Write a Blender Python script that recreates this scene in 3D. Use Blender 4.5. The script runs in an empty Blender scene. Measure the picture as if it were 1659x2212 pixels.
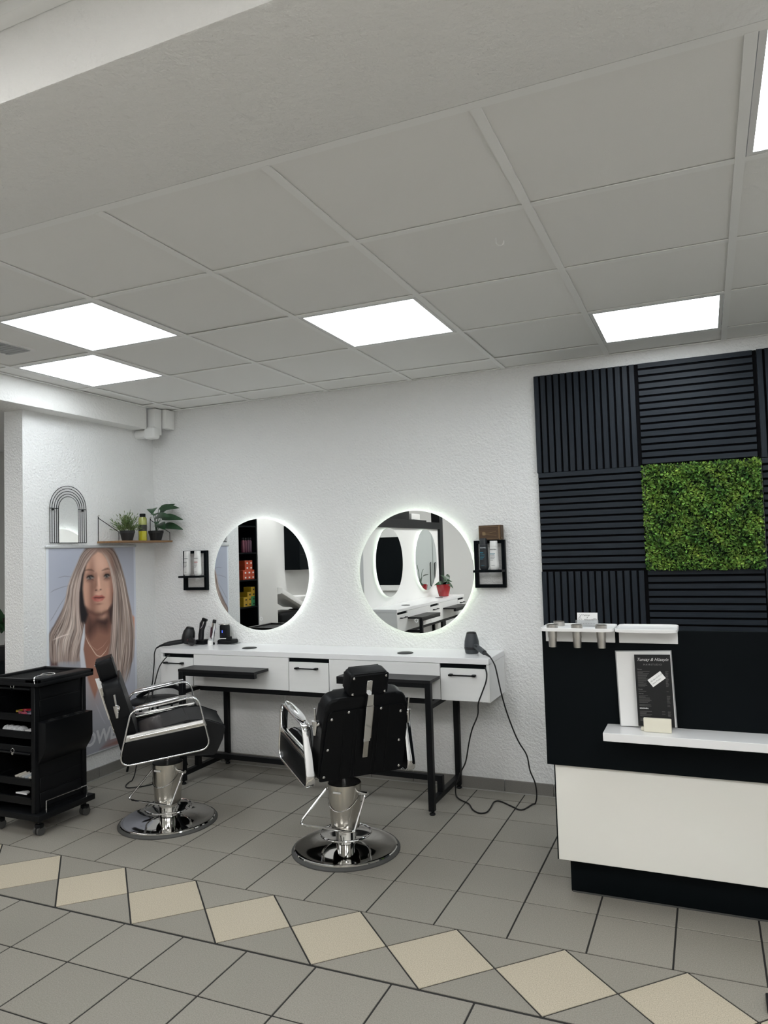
import bpy, bmesh, math, random
import numpy as np
from mathutils import Vector, Matrix

# ------------------------------------------------------------------ camera, world, exposure
scene = bpy.context.scene
COL = scene.collection
random.seed(11)
R = math.radians

cam_data = bpy.data.cameras.new('camera')
cam_data.sensor_fit = 'HORIZONTAL'
cam_data.sensor_width = 36.0
cam_data.lens = 36.0 * 1587.89 / 1659.0
cam_data.clip_start = 0.05
cam_data.clip_end = 60
cam = bpy.data.objects.new('camera', cam_data)
COL.objects.link(cam)
YAW, PITCH, ROLL = 0.4106, 0.0497, -0.0301
_f = Vector((-math.sin(YAW) * math.cos(PITCH), math.cos(YAW) * math.cos(PITCH), math.sin(PITCH)))
_r = Vector((math.cos(YAW), math.sin(YAW), 0))
_u = _r.cross(_f)
_rr = _r * math.cos(ROLL) + _u * math.sin(ROLL)
_uu = _u * math.cos(ROLL) - _r * math.sin(ROLL)
_m = Matrix.Identity(4)
for _i in range(3):
    _m[_i][0], _m[_i][1], _m[_i][2] = _rr[_i], _uu[_i], -_f[_i]
_m.translation = Vector((2.9804, -1.7244, 1.5156))
cam.matrix_world = _m
scene.camera = cam

world = bpy.data.worlds.new('world')
scene.world = world
world.use_nodes = True
world.node_tree.nodes['Background'].inputs[0].default_value = (0.8, 0.85, 0.9, 1)
world.node_tree.nodes['Background'].inputs[1].default_value = 0.3

vs = scene.view_settings
vs.view_transform = 'Standard'
vs.look = 'None'
vs.gamma = 1.0
vs.use_curve_mapping = False
vs.exposure = 0.0
scene.cycles.diffuse_bounces = 8
scene.cycles.max_bounces = 14
PANEL_LIGHT = 8.6         # strength of every LED ceiling panel
FRONT_LIGHT = 33.0
HALO_LIGHT = 3.6           # LED ring behind the round mirrors

# ------------------------------------------------------------------ helpers
def sharp(bm, ang=38):
    bmesh.ops.recalc_face_normals(bm, faces=bm.faces[:])
    lim = R(ang)
    for f in bm.faces:
        f.smooth = True
    for e in bm.edges:
        if len(e.link_faces) == 2:
            e.smooth = e.calc_face_angle(0) < lim
        else:
            e.smooth = False

class MB:
    """collects shapes; build() links them as one mesh object"""
    def __init__(self):
        self.bm = bmesh.new()

    def _xf(self, verts, M):
        if M is not None:
            bmesh.ops.transform(self.bm, matrix=M, verts=list(verts))

    def box(self, x0, x1, y0, y1, z0, z1, bevel=0, seg=2, M=None):
        bm = self.bm
        old = set(bm.verts)
        g = bmesh.ops.create_cube(bm, size=1)
        bmesh.ops.transform(bm, matrix=Matrix.Translation(((x0 + x1) / 2, (y0 + y1) / 2, (z0 + z1) / 2)) @
                            Matrix.Diagonal((abs(x1 - x0), abs(y1 - y0), abs(z1 - z0), 1)), verts=g['verts'])
        if bevel:
            es = set()
            for v in g['verts']:
                es.update(v.link_edges)
            bmesh.ops.bevel(bm, geom=list(es), offset=bevel, segments=seg, profile=0.5, affect='EDGES', clamp_overlap=True)
        self._xf([v for v in bm.verts if v not in old], M)
        return self

    def ring_loft(self, rings, closed=False, cap=True):
        bm = self.bm
        vr = [[bm.verts.new(p) for p in r] for r in rings]
        n = len(vr[0])
        m = len(vr)
        for i in range(m if closed else m - 1):
            a, b = vr[i], vr[(i + 1) % m]
            for j in range(n):
                try:
                    bm.faces.new((a[j], a[(j + 1) % n], b[(j + 1) % n], b[j]))
                except ValueError:
                    pass
        if cap and not closed:
            bm.faces.new(vr[0])
            bm.faces.new(vr[-1])
        return [v for r in vr for v in r]

    def cyl(self, p0, p1, r0, r1=None, n=20, cap=True):
        return self.sweep([p0, p1], [r0, r0 if r1 is None else r1], n, cap=cap)

    def sweep(self, pts, r, n=8, closed=False, cap=True, flat=None, up=None):
        """tube along pts. r: number or list. flat=(a,b): half sizes of an oval section, a along `up`."""
        P = [Vector(p) for p in pts]
        m = len(P)
        rr = r if isinstance(r, (list, tuple)) else [r] * m
        T = []
        for i in range(m):
            if closed:
                t = P[(i + 1) % m] - P[i - 1]
            else:
                t = P[min(i + 1, m - 1)] - P[max(i - 1, 0)]
            T.append(t.normalized())
        if up is None:
            a = Vector((0, 0, 1)) if abs(T[0].z) < 0.9 else Vector((1, 0, 0))
        else:
            a = Vector(up)
        rings = []
        nrm = (a - T[0] * a.dot(T[0])).normalized()
        for i in range(m):
            if up is not None:
                nrm = (Vector(up) - T[i] * Vector(up).dot(T[i])).normalized()
            else:
                nrm = (nrm - T[i] * nrm.dot(T[i]))
                nrm = nrm.normalized() if nrm.length > 1e-6 else a
            bn = T[i].cross(nrm)
            ring = []
            for k in range(n):
                an = 2 * math.pi * k / n
                c, s = math.cos(an), math.sin(an)
                if flat:
                    c = math.copysign(abs(c) ** 0.5, c) * flat[0]
                    s = math.copysign(abs(s) ** 0.5, s) * flat[1]
                    ring.append(P[i] + nrm * c + bn * s)
                else:
                    ring.append(P[i] + (nrm * c + bn * s) * rr[i])
            rings.append(ring)
        self.ring_loft(rings, closed, cap)
        return self

    def lathe(self, prof, c=(0, 0, 0), n=32, M=None, cap=True):
        rings = [[Vector((c[0] + max(r, 1e-4) * math.cos(2 * math.pi * k / n), c[1] + max(r, 1e-4) * math.sin(2 * math.pi * k / n), c[2] + z))
                  for k in range(n)] for r, z in prof]
        v = self.ring_loft(rings, cap=cap)
        self._xf(v, M)
        return self

    def prism(self, poly, d0, d1, M=None, bevel=0, seg=2):
        """polygon in local XY extruded along Z from d0 to d1, then moved by M"""
        bm = self.bm
        old = set(bm.verts)
        a = [bm.verts.new((p[0], p[1], d0)) for p in poly]
        b = [bm.verts.new((p[0], p[1], d1)) for p in poly]
        n = len(poly)
        fa = bm.faces.new(a[::-1])
        fb = bm.faces.new(b)
        for i in range(n):
            bm.faces.new((a[i], a[(i + 1) % n], b[(i + 1) % n], b[i]))
        if bevel:
            es = list(fa.edges) + list(fb.edges)
            bmesh.ops.bevel(bm, geom=es, offset=bevel, segments=seg, profile=0.5, affect='EDGES', clamp_overlap=True)
        self._xf([v for v in bm.verts if v not in old], M)
        return self

    def ball(self, c, rx, ry=None, rz=None, n=16, M=None, power=1.0):
        ry = rx if ry is None else ry
        rz = rx if rz is None else rz
        old = set(self.bm.verts)
        g = bmesh.ops.create_uvsphere(self.bm, u_segments=n, v_segments=max(6, n // 2), radius=1)
        for v in g['verts']:
            q = [math.copysign(abs(k) ** power, k) for k in v.co]
            v.co = Vector((c[0] + q[0] * rx, c[1] + q[1] * ry, c[2] + q[2] * rz))
        self._xf(g['verts'], M)
        return self

    def face(self, pts):
        self.bm.faces.new([self.bm.verts.new(p) for p in pts])
        return self

    def build(self, name, m, parent=None, world=True, ang=38, flatshade=False):
        if flatshade:
            bmesh.ops.recalc_face_normals(self.bm, faces=self.bm.faces[:])
        else:
            sharp(self.bm, ang)
        me = bpy.data.meshes.new(name)
        self.bm.to_mesh(me)
        self.bm.free()
        me.materials.append(m)
        return link(name, me, parent, world)

def link(name, me, parent=None, world=True):
    o = bpy.data.objects.new(name, me)
    COL.objects.link(o)
    if parent is not None:
        o.parent = parent
        if world:      # the mesh was modelled in room coordinates
            o.matrix_parent_inverse = (Matrix.Translation(parent.location) @ parent.rotation_euler.to_matrix().to_4x4()).inverted()
    return o

def thing(name, label, cat, loc=(0, 0, 0), rz=0, group=None):
    o = bpy.data.objects.new(name, None)
    COL.objects.link(o)
    o.location = loc
    o.rotation_euler = (0, 0, rz)
    o.empty_display_size = 0.05
    return tag(o, label, cat, group)

def tag(o, label, cat, group=None):
    o['label'] = label
    o['category'] = cat
    if group:
        o['group'] = group
    return o

def struct(o):
    o['kind'] = 'structure'
    return o

def copy_tree(o, parent=None):
    c = o.copy()
    COL.objects.link(c)
    c.parent = parent
    for ch in list(o.children):
        copy_tree(ch, c)
    return c

def rounded(poly, rad, n=6, closed=True):
    """polygon/polyline with its corners rounded; rad number or list"""
    out = []
    m = len(poly)
    for i in range(m):
        p = Vector(poly[i])
        if not closed and i in (0, m - 1):
            out.append(p)
            continue
        a = Vector(poly[i - 1]) - p
        b = Vector(poly[(i + 1) % m]) - p
        rd = rad[i] if isinstance(rad, (list, tuple)) else rad
        ang = a.angle(b)
        d = min(rd / math.tan(ang / 2), a.length * 0.49, b.length * 0.49)
        p0 = p + a.normalized() * d
        p1 = p + b.normalized() * d
        for k in range(n + 1):
            t = k / n
            out.append((p0 * (1 - t) + p * t) * (1 - t) + (p * (1 - t) + p1 * t) * t)
    return out

def smooth_path(pts, k=5):
    P = [Vector(p) for p in pts]
    out = []
    for i in range(len(P) - 1):
        p0, p1, p2, p3 = P[max(i - 1, 0)], P[i], P[i + 1], P[min(i + 2, len(P) - 1)]
        for j in range(k):
            t = j / k
            out.append(0.5 * ((2 * p1) + (p2 - p0) * t + (2 * p0 - 5 * p1 + 4 * p2 - p3) * t * t + (3 * p1 - p0 - 3 * p2 + p3) * t ** 3))
    out.append(P[-1])
    return out

def text(name, body, size, M, m, parent=None, align='LEFT', shear=0.0, bold=0.0, spacing=1.0, world=True, depth=0.0002):
    cu = bpy.data.curves.new(name, 'FONT')
    cu.body = body
    cu.size = size
    cu.shear = shear
    cu.offset = bold
    cu.space_character = spacing
    cu.align_x = align
    cu.resolution_u = 3
    cu.extrude = depth
    tmp = bpy.data.objects.new(name + '_source', cu)
    COL.objects.link(tmp)
    dg = bpy.context.evaluated_depsgraph_get()
    dg.update()
    me = bpy.data.meshes.new_from_object(tmp.evaluated_get(dg))
    bpy.data.objects.remove(tmp)
    bpy.data.curves.remove(cu)
    me.transform(M)
    me.materials.clear()
    me.materials.append(m)
    me.name = name
    return link(name, me, parent, world)

# ------------------------------------------------------------------ materials
def mat(name, col, rough=0.5, metal=0.0, spec=0.5, bump=None, var=None, emit=None, trans=0.0, rnd=0.0, attr=None, ior=1.45, coat=0.0, alpha=None):
    """bump=(scale,strength,distance) ; var=(scale,amount) mottles the colour ; rnd tints each object a little"""
    m = bpy.data.materials.new(name)
    m.use_nodes = True
    nt = m.node_tree
    N, L = nt.nodes, nt.links
    b = N['Principled BSDF']
    c4 = (col[0], col[1], col[2], 1)
    b.inputs['Base Color'].default_value = c4
    b.inputs['Roughness'].default_value = rough
    b.inputs['Metallic'].default_value = metal
    b.inputs['Specular IOR Level'].default_value = spec
    b.inputs['IOR'].default_value = ior
    if trans:
        b.inputs['Transmission Weight'].default_value = trans
    if coat:
        b.inputs['Coat Weight'].default_value = coat
        b.inputs['Coat Roughness'].default_value = 0.1
    if alpha is not None:
        b.inputs['Alpha'].default_value = alpha
    if emit:
        b.inputs['Emission Color'].default_value = (emit[0], emit[1], emit[2], 1)
        b.inputs['Emission Strength'].default_value = emit[3]
    pos = N.new('ShaderNodeNewGeometry')
    src = None
    if attr:
        a = N.new('ShaderNodeVertexColor')
        a.layer_name = attr
        src = a.outputs['Color']
    if var:
        no = N.new('ShaderNodeTexNoise')
        no.inputs['Scale'].default_value = var[0]
        no.inputs['Detail'].default_value = 3
        L.new(pos.outputs['Position'], no.inputs['Vector'])
        ra = N.new('ShaderNodeMapRange')
        ra.inputs['From Min'].default_value = 0.3
        ra.inputs['From Max'].default_value = 0.7
        ra.inputs['To Min'].default_value = 1 - var[1]
        ra.inputs['To Max'].default_value = 1 + var[1]
        L.new(no.outputs['Fac'], ra.inputs['Value'])
        mx = N.new('ShaderNodeVectorMath')
        mx.operation = 'SCALE'
        mx.inputs[0].default_value = col[:3]
        if src:
            L.new(src, mx.inputs[0])
        L.new(ra.outputs['Result'], mx.inputs['Scale'])
        src = mx.outputs['Vector']
    if rnd:
        oi = N.new('ShaderNodeObjectInfo')
        ra = N.new('ShaderNodeMapRange')
        ra.inputs['To Min'].default_value = 1 - rnd
        ra.inputs['To Max'].default_value = 1 + rnd
        L.new(oi.outputs['Random'], ra.inputs['Value'])
        mx = N.new('ShaderNodeVectorMath')
        mx.operation = 'SCALE'
        mx.inputs[0].default_value = col[:3]
        if src:
            L.new(src, mx.inputs[0])
        L.new(ra.outputs['Result'], mx.inputs['Scale'])
        src = mx.outputs['Vector']
    if src:
        L.new(src, b.inputs['Base Color'])
    if bump:
        no = N.new('ShaderNodeTexNoise')
        no.inputs['Scale'].default_value = bump[0]
        no.inputs['Detail'].default_value = 4
        no.inputs['Roughness'].default_value = 0.55
        L.new(pos.outputs['Position'], no.inputs['Vector'])
        bu = N.new('ShaderNodeBump')
        bu.inputs['Strength'].default_value = bump[1]
        bu.inputs['Distance'].default_value = bump[2]
        L.new(no.outputs['Fac'], bu.inputs['Height'])
        L.new(bu.outputs['Normal'], b.inputs['Normal'])
    return m

def wood(name, col, rough=0.5, axis=0, amount=0.3, scale=60, spec=0.4):
    m = mat(name, col, rough, spec=spec)
    nt = m.node_tree
    N, L = nt.nodes, nt.links
    g = N.new('ShaderNodeNewGeometry')
    mp = N.new('ShaderNodeMapping')
    s = [scale, scale, scale]
    s[axis] = scale * 0.05
    mp.inputs['Scale'].default_value = s
    L.new(g.outputs['Position'], mp.inputs['Vector'])
    no = N.new('ShaderNodeTexNoise')
    no.inputs['Scale'].default_value = 1
    no.inputs['Detail'].default_value = 4
    L.new(mp.outputs['Vector'], no.inputs['Vector'])
    ra = N.new('ShaderNodeMapRange')
    ra.inputs['From Min'].default_value = 0.25
    ra.inputs['From Max'].default_value = 0.75
    ra.inputs['To Min'].default_value = 1 - amount
    ra.inputs['To Max'].default_value = 1 + amount
    L.new(no.outputs['Fac'], ra.inputs['Value'])
    mx = N.new('ShaderNodeVectorMath')
    mx.operation = 'SCALE'
    mx.inputs[0].default_value = col[:3]
    L.new(ra.outputs['Result'], mx.inputs['Scale'])
    L.new(mx.outputs['Vector'], N['Principled BSDF'].inputs['Base Color'])
    return m

M_WALL = mat('woodchip_white_paint', (0.80, 0.80, 0.795), 0.85, spec=0.2, bump=(76, 0.75, 0.012))
M_BEAM = mat('plaster_white_paint', (0.78, 0.775, 0.76), 0.9, spec=0.15, bump=(48, 0.55, 0.012))
M_PLAIN = mat('plain_white_paint', (0.80, 0.80, 0.79), 0.8, spec=0.2)
M_CEIL = mat('mineral_ceiling_tile', (0.80, 0.795, 0.78), 0.95, spec=0.1, bump=(260, 0.15, 0.003), rnd=0.015)
M_BAR = mat('ceiling_bar_white', (0.82, 0.82, 0.81), 0.6, spec=0.3)
M_VOID = mat('ceiling_void_dark', (0.03, 0.03, 0.03), 0.9)
M_TILE = mat('floor_tile_grey', (0.268, 0.250, 0.218), 0.5, spec=0.42, var=(230, 0.2), rnd=0.05, bump=(60, 0.05, 0.002))
M_TILE_DARK = mat('floor_tile_grey_cut', (0.275, 0.256, 0.222), 0.5, spec=0.42, var=(230, 0.2), rnd=0.06)
M_TILE_SAND = mat('floor_tile_sand', (0.455, 0.402, 0.312), 0.5, spec=0.42, var=(260, 0.24), rnd=0.05)
M_GROUT = mat('dark_grout', (0.035, 0.034, 0.033), 0.95, spec=0.1)
M_SKIRT = mat('skirting_tile', (0.20, 0.19, 0.175), 0.5, var=(200, 0.1), rnd=0.05)
M_SILICONE = mat('skirting_joint', (0.36, 0.35, 0.33), 0.7)
M_LED = mat('led_diffuser', (0.9, 0.9, 0.9), 0.5, emit=(0.92, 0.985, 1.02, PANEL_LIGHT))
M_LED_FRONT = mat('led_diffuser_front_room', (0.9, 0.9, 0.9), 0.5, emit=(0.985, 0.985, 0.97, FRONT_LIGHT))
M_LEDFRAME = mat('led_frame_white', (0.7, 0.7, 0.7), 0.5)
M_BLACK = mat('black_powder_coat', (0.005, 0.0055, 0.0065), 0.45, spec=0.22)
M_BLACKLAM = mat('black_laminate', (0.0030, 0.0046, 0.0058), 0.5, spec=0.07)
M_BLACKWOOD = wood('black_wood_board', (0.010, 0.010, 0.011), 0.4, 0, 0.3, spec=0.3)
M_LEATHER = mat('black_leather', (0.0040, 0.0044, 0.0052), 0.40, spec=0.15, bump=(260, 0.12, 0.002))
M_LEATHER_SEAT = mat('black_leather_seat', (0.006, 0.0065, 0.0075), 0.42, spec=0.3, bump=(90, 0.12, 0.003))
M_PLASTIC = mat('black_plastic', (0.0045, 0.005, 0.006), 0.42, spec=0.22, bump=(300, 0.1, 0.001))
M_RUBBER = mat('grey_rubber', (0.06, 0.06, 0.058), 0.7)
M_CHROME = mat('chrome', (0.82, 0.82, 0.83), 0.06, 1.0)
M_STEEL = mat('brushed_steel', (0.56, 0.54, 0.50), 0.24, 1.0)
M_STEELPOL = mat('polished_steel_base', (0.72, 0.71, 0.69), 0.05, 1.0)
M_MIRROR = mat('mirror_glass', (0.86, 0.88, 0.88), 0.0, 1.0)
M_WHITELAM = wood('white_laminate', (0.77, 0.77, 0.765), 0.35, 0, 0.02, 30)
M_WHITETOP = mat('white_worktop', (0.80, 0.80, 0.81), 0.22, spec=0.5)
M_CREAM = mat('cream_laminate', (0.80, 0.79, 0.745), 0.4, spec=0.4)
M_WHITE = mat('white_plastic', (0.80, 0.80, 0.79), 0.35)
M_WHITEMETAL = mat('white_metal', (0.80, 0.80, 0.80), 0.3)
M_PAPER = mat('white_paper', (0.82, 0.82, 0.82), 0.6)
M_INK = mat('black_ink', (0.02, 0.02, 0.02), 0.7)
M_GREYINK = mat('grey_ink', (0.20, 0.20, 0.20), 0.7)
# ------------------------------------------------------------------ the room
H = 2.616          # height of the tiled ceiling
HF = 2.82          # ceiling of the room behind the beam
YW = 2.77          # back wall
XL = -0.916        # face of the short wall with the poster
XLB = -1.078       # its other face
YE = 1.577         # its free end
X0, X1, Y0, Y1 = -3.6, 5.2, -5.2, 4.2

S = 0.2995
CX, RY = 2.2045, 1.4253
BY, DD = 1.1165, 0.2995 * math.sqrt(2)
BX = -0.114
LY = 0.3881

floor = struct(MB().box(X0, X1, Y0, Y1, -0.12, -0.0025).build('floor', M_GROUT))
G = 0.0036        # half a joint

def flat_tile(name, poly, m):
    """thin slab with its joint-side edges; poly in room x,y"""
    c = sum((Vector((p[0], p[1], 0)) for p in poly), Vector()) / len(poly)
    o = MB().prism([(p[0] - c.x, p[1] - c.y) for p in poly], -0.008, 0.0).build(name, m, flatshade=True)
    o.parent = floor
    o.location = c
    return o

def inset(poly, d):
    n = len(poly)
    out = []
    for i in range(n):
        p, a, b = Vector(poly[i]), Vector(poly[i - 1]), Vector(poly[(i + 1) % n])
        e0, e1 = (p - a).normalized(), (b - p).normalized()
        n0, n1 = Vector((-e0.y, e0.x)), Vector((-e1.y, e1.x))
        k = (n0 + n1)
        out.append(p + k * (d / (1 + n0.dot(n1))))
    return out

tile_me = None
def square_tile(x0, x1, y0, y1):
    global tile_me
    full = abs(x1 - x0 - S) < 1e-4 and abs(y1 - y0 - S) < 1e-4
    if full:
        if tile_me is None:
            h = S / 2 - G
            mb = MB().box(-h, h, -h, h, -0.008, 0, bevel=0.0012, seg=1)
            o = mb.build('floor_tile', M_TILE, flatshade=True)
            tile_me = o.data
        else:
            o = link('floor_tile', tile_me)
        o.location = ((x0 + x1) / 2, (y0 + y1) / 2, 0)
        o.parent = floor
        return o
    return flat_tile('floor_tile', [(x0 + G, y0 + G), (x1 - G, y0 + G), (x1 - G, y1 - G), (x0 + G, y1 - G)], M_TILE)

FX0, FX1, FY0 = -1.09, 3.70, -0.21
k0, k1 = math.floor((FX0 - CX) / S), math.ceil((FX1 - CX) / S)
for k in range(k0, k1):
    x0, x1 = CX + k * S, CX + (k + 1) * S
    for j in range(-1, 5):                       # between the sand band and the back wall
        y0, y1 = RY + j * S, RY + (j + 1) * S
        if j == -1:
            y0 = BY
        xx0 = x0
        if y1 > YE and x1 < XL + 0.02:
            continue
        if y0 > YE - 0.1:
            xx0 = max(x0, XL)
        y1 = min(y1, YW)
        square_tile(xx0, x1, y0, y1)
    for j in range(-2, 1):                       # nearer than the band
        y0, y1 = LY + j * S, LY + (j + 1) * S
        square_tile(x0, x1, y0, y1)
lo_edge = BY - DD
i0, i1 = math.floor((FX0 - BX) / DD), math.ceil((FX1 - BX) / DD)
for i in range(i0, i1):
    cx, cy, h = BX + i * DD, BY - DD / 2, DD / 2
    flat_tile('sand_tile', inset([(cx, cy - h), (cx + h, cy), (cx, cy + h), (cx - h, cy)], G), M_TILE_SAND)
    flat_tile('corner_tile', inset([(cx, BY), (cx + h, cy), (cx + DD, BY)], G), M_TILE_DARK)
    flat_tile('corner_tile', inset([(cx, lo_edge), (cx + DD, lo_edge), (cx + h, cy)], G), M_TILE_DARK)

# floor beyond the part the photograph shows: one field of the same tiles
mb = MB()
fx0, fx1 = CX + k0 * S, CX + k1 * S
fy0 = LY - 2 * S
def field(x0, x1, y0, y1):
    x = x0
    while x < x1 - 0.01:
        y = y0
        xe = min(x + S, x1)
        while y < y1 - 0.01:
            ye = min(y + S, y1)
            mb.face([(x + G, y + G, 0), (xe - G, y + G, 0), (xe - G, ye - G, 0), (x + G, ye - G, 0)])
            y += S
        x += S
field(X0, X1, fy0 - 15 * S, fy0)
field(X0, fx0, fy0, Y1)
field(fx1, X1, fy0, YW)
field(fx0, XLB, RY + S, Y1)
far = mb.build('tile_field', M_TILE, floor, world=False, flatshade=True)
far['kind'] = 'stuff'

# skirting: one tile after another, a pale joint on top of the floor
def skirting(name, p0, p1, nrm, step=S, h=0.076):
    p0, p1 = Vector((p0[0], p0[1], 0)), Vector((p1[0], p1[1], 0))
    d = p1 - p0
    ln = d.length
    d.normalize()
    sg = 1 if Vector((-d.y, d.x)).dot(Vector(nrm)) > 0 else -1
    base = struct(MB().box(0, ln, 0, 0.015 * sg, 0.0, 0.005).build(name, M_SILICONE))
    base.location = p0
    base.rotation_euler = (0, 0, math.atan2(d.y, d.x))
    s, me = 0.0, None
    while s < ln - 0.01:
        e = min(s + step, ln)
        if me is None or e - s < step - 1e-4:
            o = MB().box(0.0015, e - s - 0.0015, 0, 0.010 * sg, 0.004, h, bevel=0.002, seg=1).build('skirting_tile', M_SKIRT)
            me = o.data
        else:
            o = link('skirting_tile', me)
        o.parent = base
        o.location = (s, 0, 0)
        s = e
    return base
skirting('baseboard_back', (XL, YW), (3.9, YW), (0, -1))
skirting('baseboard_left', (XL, YE), (XL, YW), (1, 0))
skirting('baseboard_left_end', (XLB, YE), (XL, YE), (0, -1))

def wall(name, *a, m=M_WALL):
    return struct(MB().box(*a).build(name, m))
wall('wall_back', XL, X1 + 0.1, YW, YW + 0.12, -0.01, H + 0.25)
wall('wall_left', XLB, XL, YE, Y1, -0.01, H + 0.05)
wall('wall_right', X1, X1 + 0.12, Y0, YW, -0.01, HF + 0.15, m=M_PLAIN)
wall('wall_front', X0, X1, Y0 - 0.12, Y0, -0.01, HF + 0.15, m=M_PLAIN)
wall('wall_side', X0 - 0.12, X0, Y0, Y1, -0.01, HF + 0.15, m=M_PLAIN)
wall('wall_rear', X0, XLB, Y1, Y1 + 0.12, -0.01, H + 0.25, m=M_PLAIN)

# concrete beams: across the room, and along the poster wall
trim = struct(MB().box(X0, X1, -0.508, -0.004, H - 0.005, H + 0.30, bevel=0.006, seg=2).build('trim_1', M_BEAM))
trim = struct(MB().box(XLB, -0.79, 0.0, 2.562, 2.458, H + 0.06, bevel=0.006, seg=2).build('trim_2', M_BEAM))

# tiled ceiling
C = 0.625
ceiling = struct(MB().box(-0.79, X1, 0.0, YW, H + 0.06, H + 0.12).build('ceiling', M_VOID))
struct(MB().box(X0, XLB, 0.0, Y1, H, H + 0.08).build('ceiling_annex', M_PLAIN))
front_ceiling = struct(MB().box(X0, X1, Y0, -0.508, HF, HF + 0.08).build('ceiling_front', M_CEIL))
LIGHTS = [(0, 1), (-1, 2), (2, 2), (4, 3), (5, 0), (6, 2)]
VENT = (-1, 1)
ct_me = None
for c in range(-2, 9):
    for r in range(0, 5):
        x0, x1 = max(c * C, -0.79), min((c + 1) * C, X1)
        y0, y1 = r * C, min((r + 1) * C, YW - 0.004)
        if x1 - x0 < 0.03 or (c, r) in LIGHTS:
            continue
        h = C / 2 - 0.004
        full = x1 - x0 > C - 1e-4 and y1 - y0 > C - 1e-4
        if full and ct_me:
            o = link('ceiling_tile', ct_me)
        else:
            hx, hy = (x1 - x0) / 2 - 0.004, (y1 - y0) / 2 - 0.004
            o = MB().box(-hx, hx, -hy, hy, 0, 0.015).build('ceiling_tile', M_CEIL, flatshade=True)
            if full:
                ct_me = o.data
        o.parent = ceiling
        dz = 0.0065
        if (c * 7 + r * 3) % 5 == 0:
            dz = 0.0085
        o.location = ((x0 + x1) / 2, (y0 + y1) / 2, H + dz)
W = 0.014
for c in range(-1, 9):            # bars running towards the back wall
    MB().box(c * C - W, c * C + W, 0.03, YW - 0.03, H, H + 0.004).build('grid_bar', M_BAR, ceiling, world=False)
for r in range(1, 5):
    for c in range(-2, 9):        # short cross bars between them
        x0, x1 = max(c * C + W, -0.789), min((c + 1) * C - W, X1)
        if x1 > x0 + 0.02:
            MB().box(x0, x1, r * C - W, r * C + W, H + 0.0008, H + 0.004).build('cross_bar', M_BAR, ceiling, world=False)
MB().box(-0.79, X1, 0.002, 0.034, H + 0.0005, H + 0.004).build('edge_angle', M_BAR, ceiling, world=False)
MB().box(-0.79, X1, YW - 0.026, YW - 0.003, H + 0.0005, H + 0.004).build('edge_angle', M_BAR, ceiling, world=False)
MB().box(-0.788, -0.764, 0.03, YW - 0.02, H + 0.0005, H + 0.004).build('edge_angle', M_BAR, ceiling, world=False)
# bars of the front room's ceiling
MB().box(X0, X1, -0.545, -0.509, HF - 0.03, HF - 0.0005).build('edge_angle', M_BAR, front_ceiling)
for c in range(-4, 9):
    MB().box(c * C - W, c * C + W, Y0, -0.55, HF - 0.004, HF).build('grid_bar', M_BAR, front_ceiling)
for r in range(1, 8):
    MB().box(X0, X1, -0.53 - r * C - W, -0.53 - r * C + W, HF - 0.003, HF).build('cross_bar', M_BAR, front_ceiling)

def led_panel(x, y, z, label, m=M_LED, grp='LED ceiling panels', sz=C):
    t = thing('ceiling_light', label, 'ceiling light', (x, y, z), 0, grp)
    h, i = sz / 2 - 0.016, sz / 2 - 0.033
    mb = MB()
    for a in ((-h, h, -h, -i), (-h, h, i, h), (-h, -i, -i, i), (i, h, -i, i)):
        mb.box(a[0], a[1], a[2], a[3], 0.0, 0.014)
    mb.build('frame', M_LEDFRAME, t, world=False)
    MB().box(-i, i, -i, i, 0.002, 0.012).build('diffuser', m, t, world=False)
    return t
lab = {(0, 1): 'larger of the two lit ceiling panels meeting corner to corner near the poster wall',
       (-1, 2): 'lit ceiling panel nearest the beam over the poster wall',
       (2, 2): 'lone lit ceiling panel above the two round mirrors',
       (4, 3): 'lit ceiling panel close to the top of the black slat wall',
       (5, 0): 'lit ceiling panel cut off by the picture edge, next to the plaster beam',
       (6, 2): 'lit ceiling panel over the reception desk beyond the picture'}
for k in LIGHTS:
    led_panel((k[0] + 0.5) * C, (k[1] + 0.5) * C, H + 0.001, lab[k])
FRONTLAB = ('over the second styling desk', 'in the middle of the room', 'before the tall grey cupboard', 'by the side wall', 'in the far corner', 'above the product rack', 'above the wash unit')
for i, (x, y) in enumerate([(0.95, -1.5), (2.8, -2.4), (0.9, -3.4), (3.9, -1.4), (4.0, -3.8), (-2.2, -1.2), (-2.2, -3.4)]):
    led_panel(x, y, HF - 0.016, 'lit ceiling panel in the room behind the plaster beam, ' + FRONTLAB[i], M_LED_FRONT, 'LED panels behind the beam')
led_panel(-2.3, 0.9, H - 0.016, 'lit ceiling panel in the passage beside the poster wall', M_LED, None)

# grey air vent let into a ceiling tile
t = thing('ceiling_vent', 'grey ventilation grille in a ceiling tile beside the lit panel', 'vent', (-0.32, 0.92, H + 0.001))
mb = MB()
mb.box(-0.10, 0.10, -0.16, 0.16, 0.0, 0.006)
mb.build('frame', M_BAR, t, world=False)
mv = mat('vent_grey', (0.42, 0.43, 0.44), 0.6)
MB().box(-0.078, 0.078, -0.138, 0.138, -0.003, 0.004).build('grille', mv, t, world=False)
for i in range(9):
    MB().box(-0.074, 0.074, -0.128 + i * 0.03, -0.118 + i * 0.03, -0.006, -0.002).build('slat', mv, t, world=False)

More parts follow.
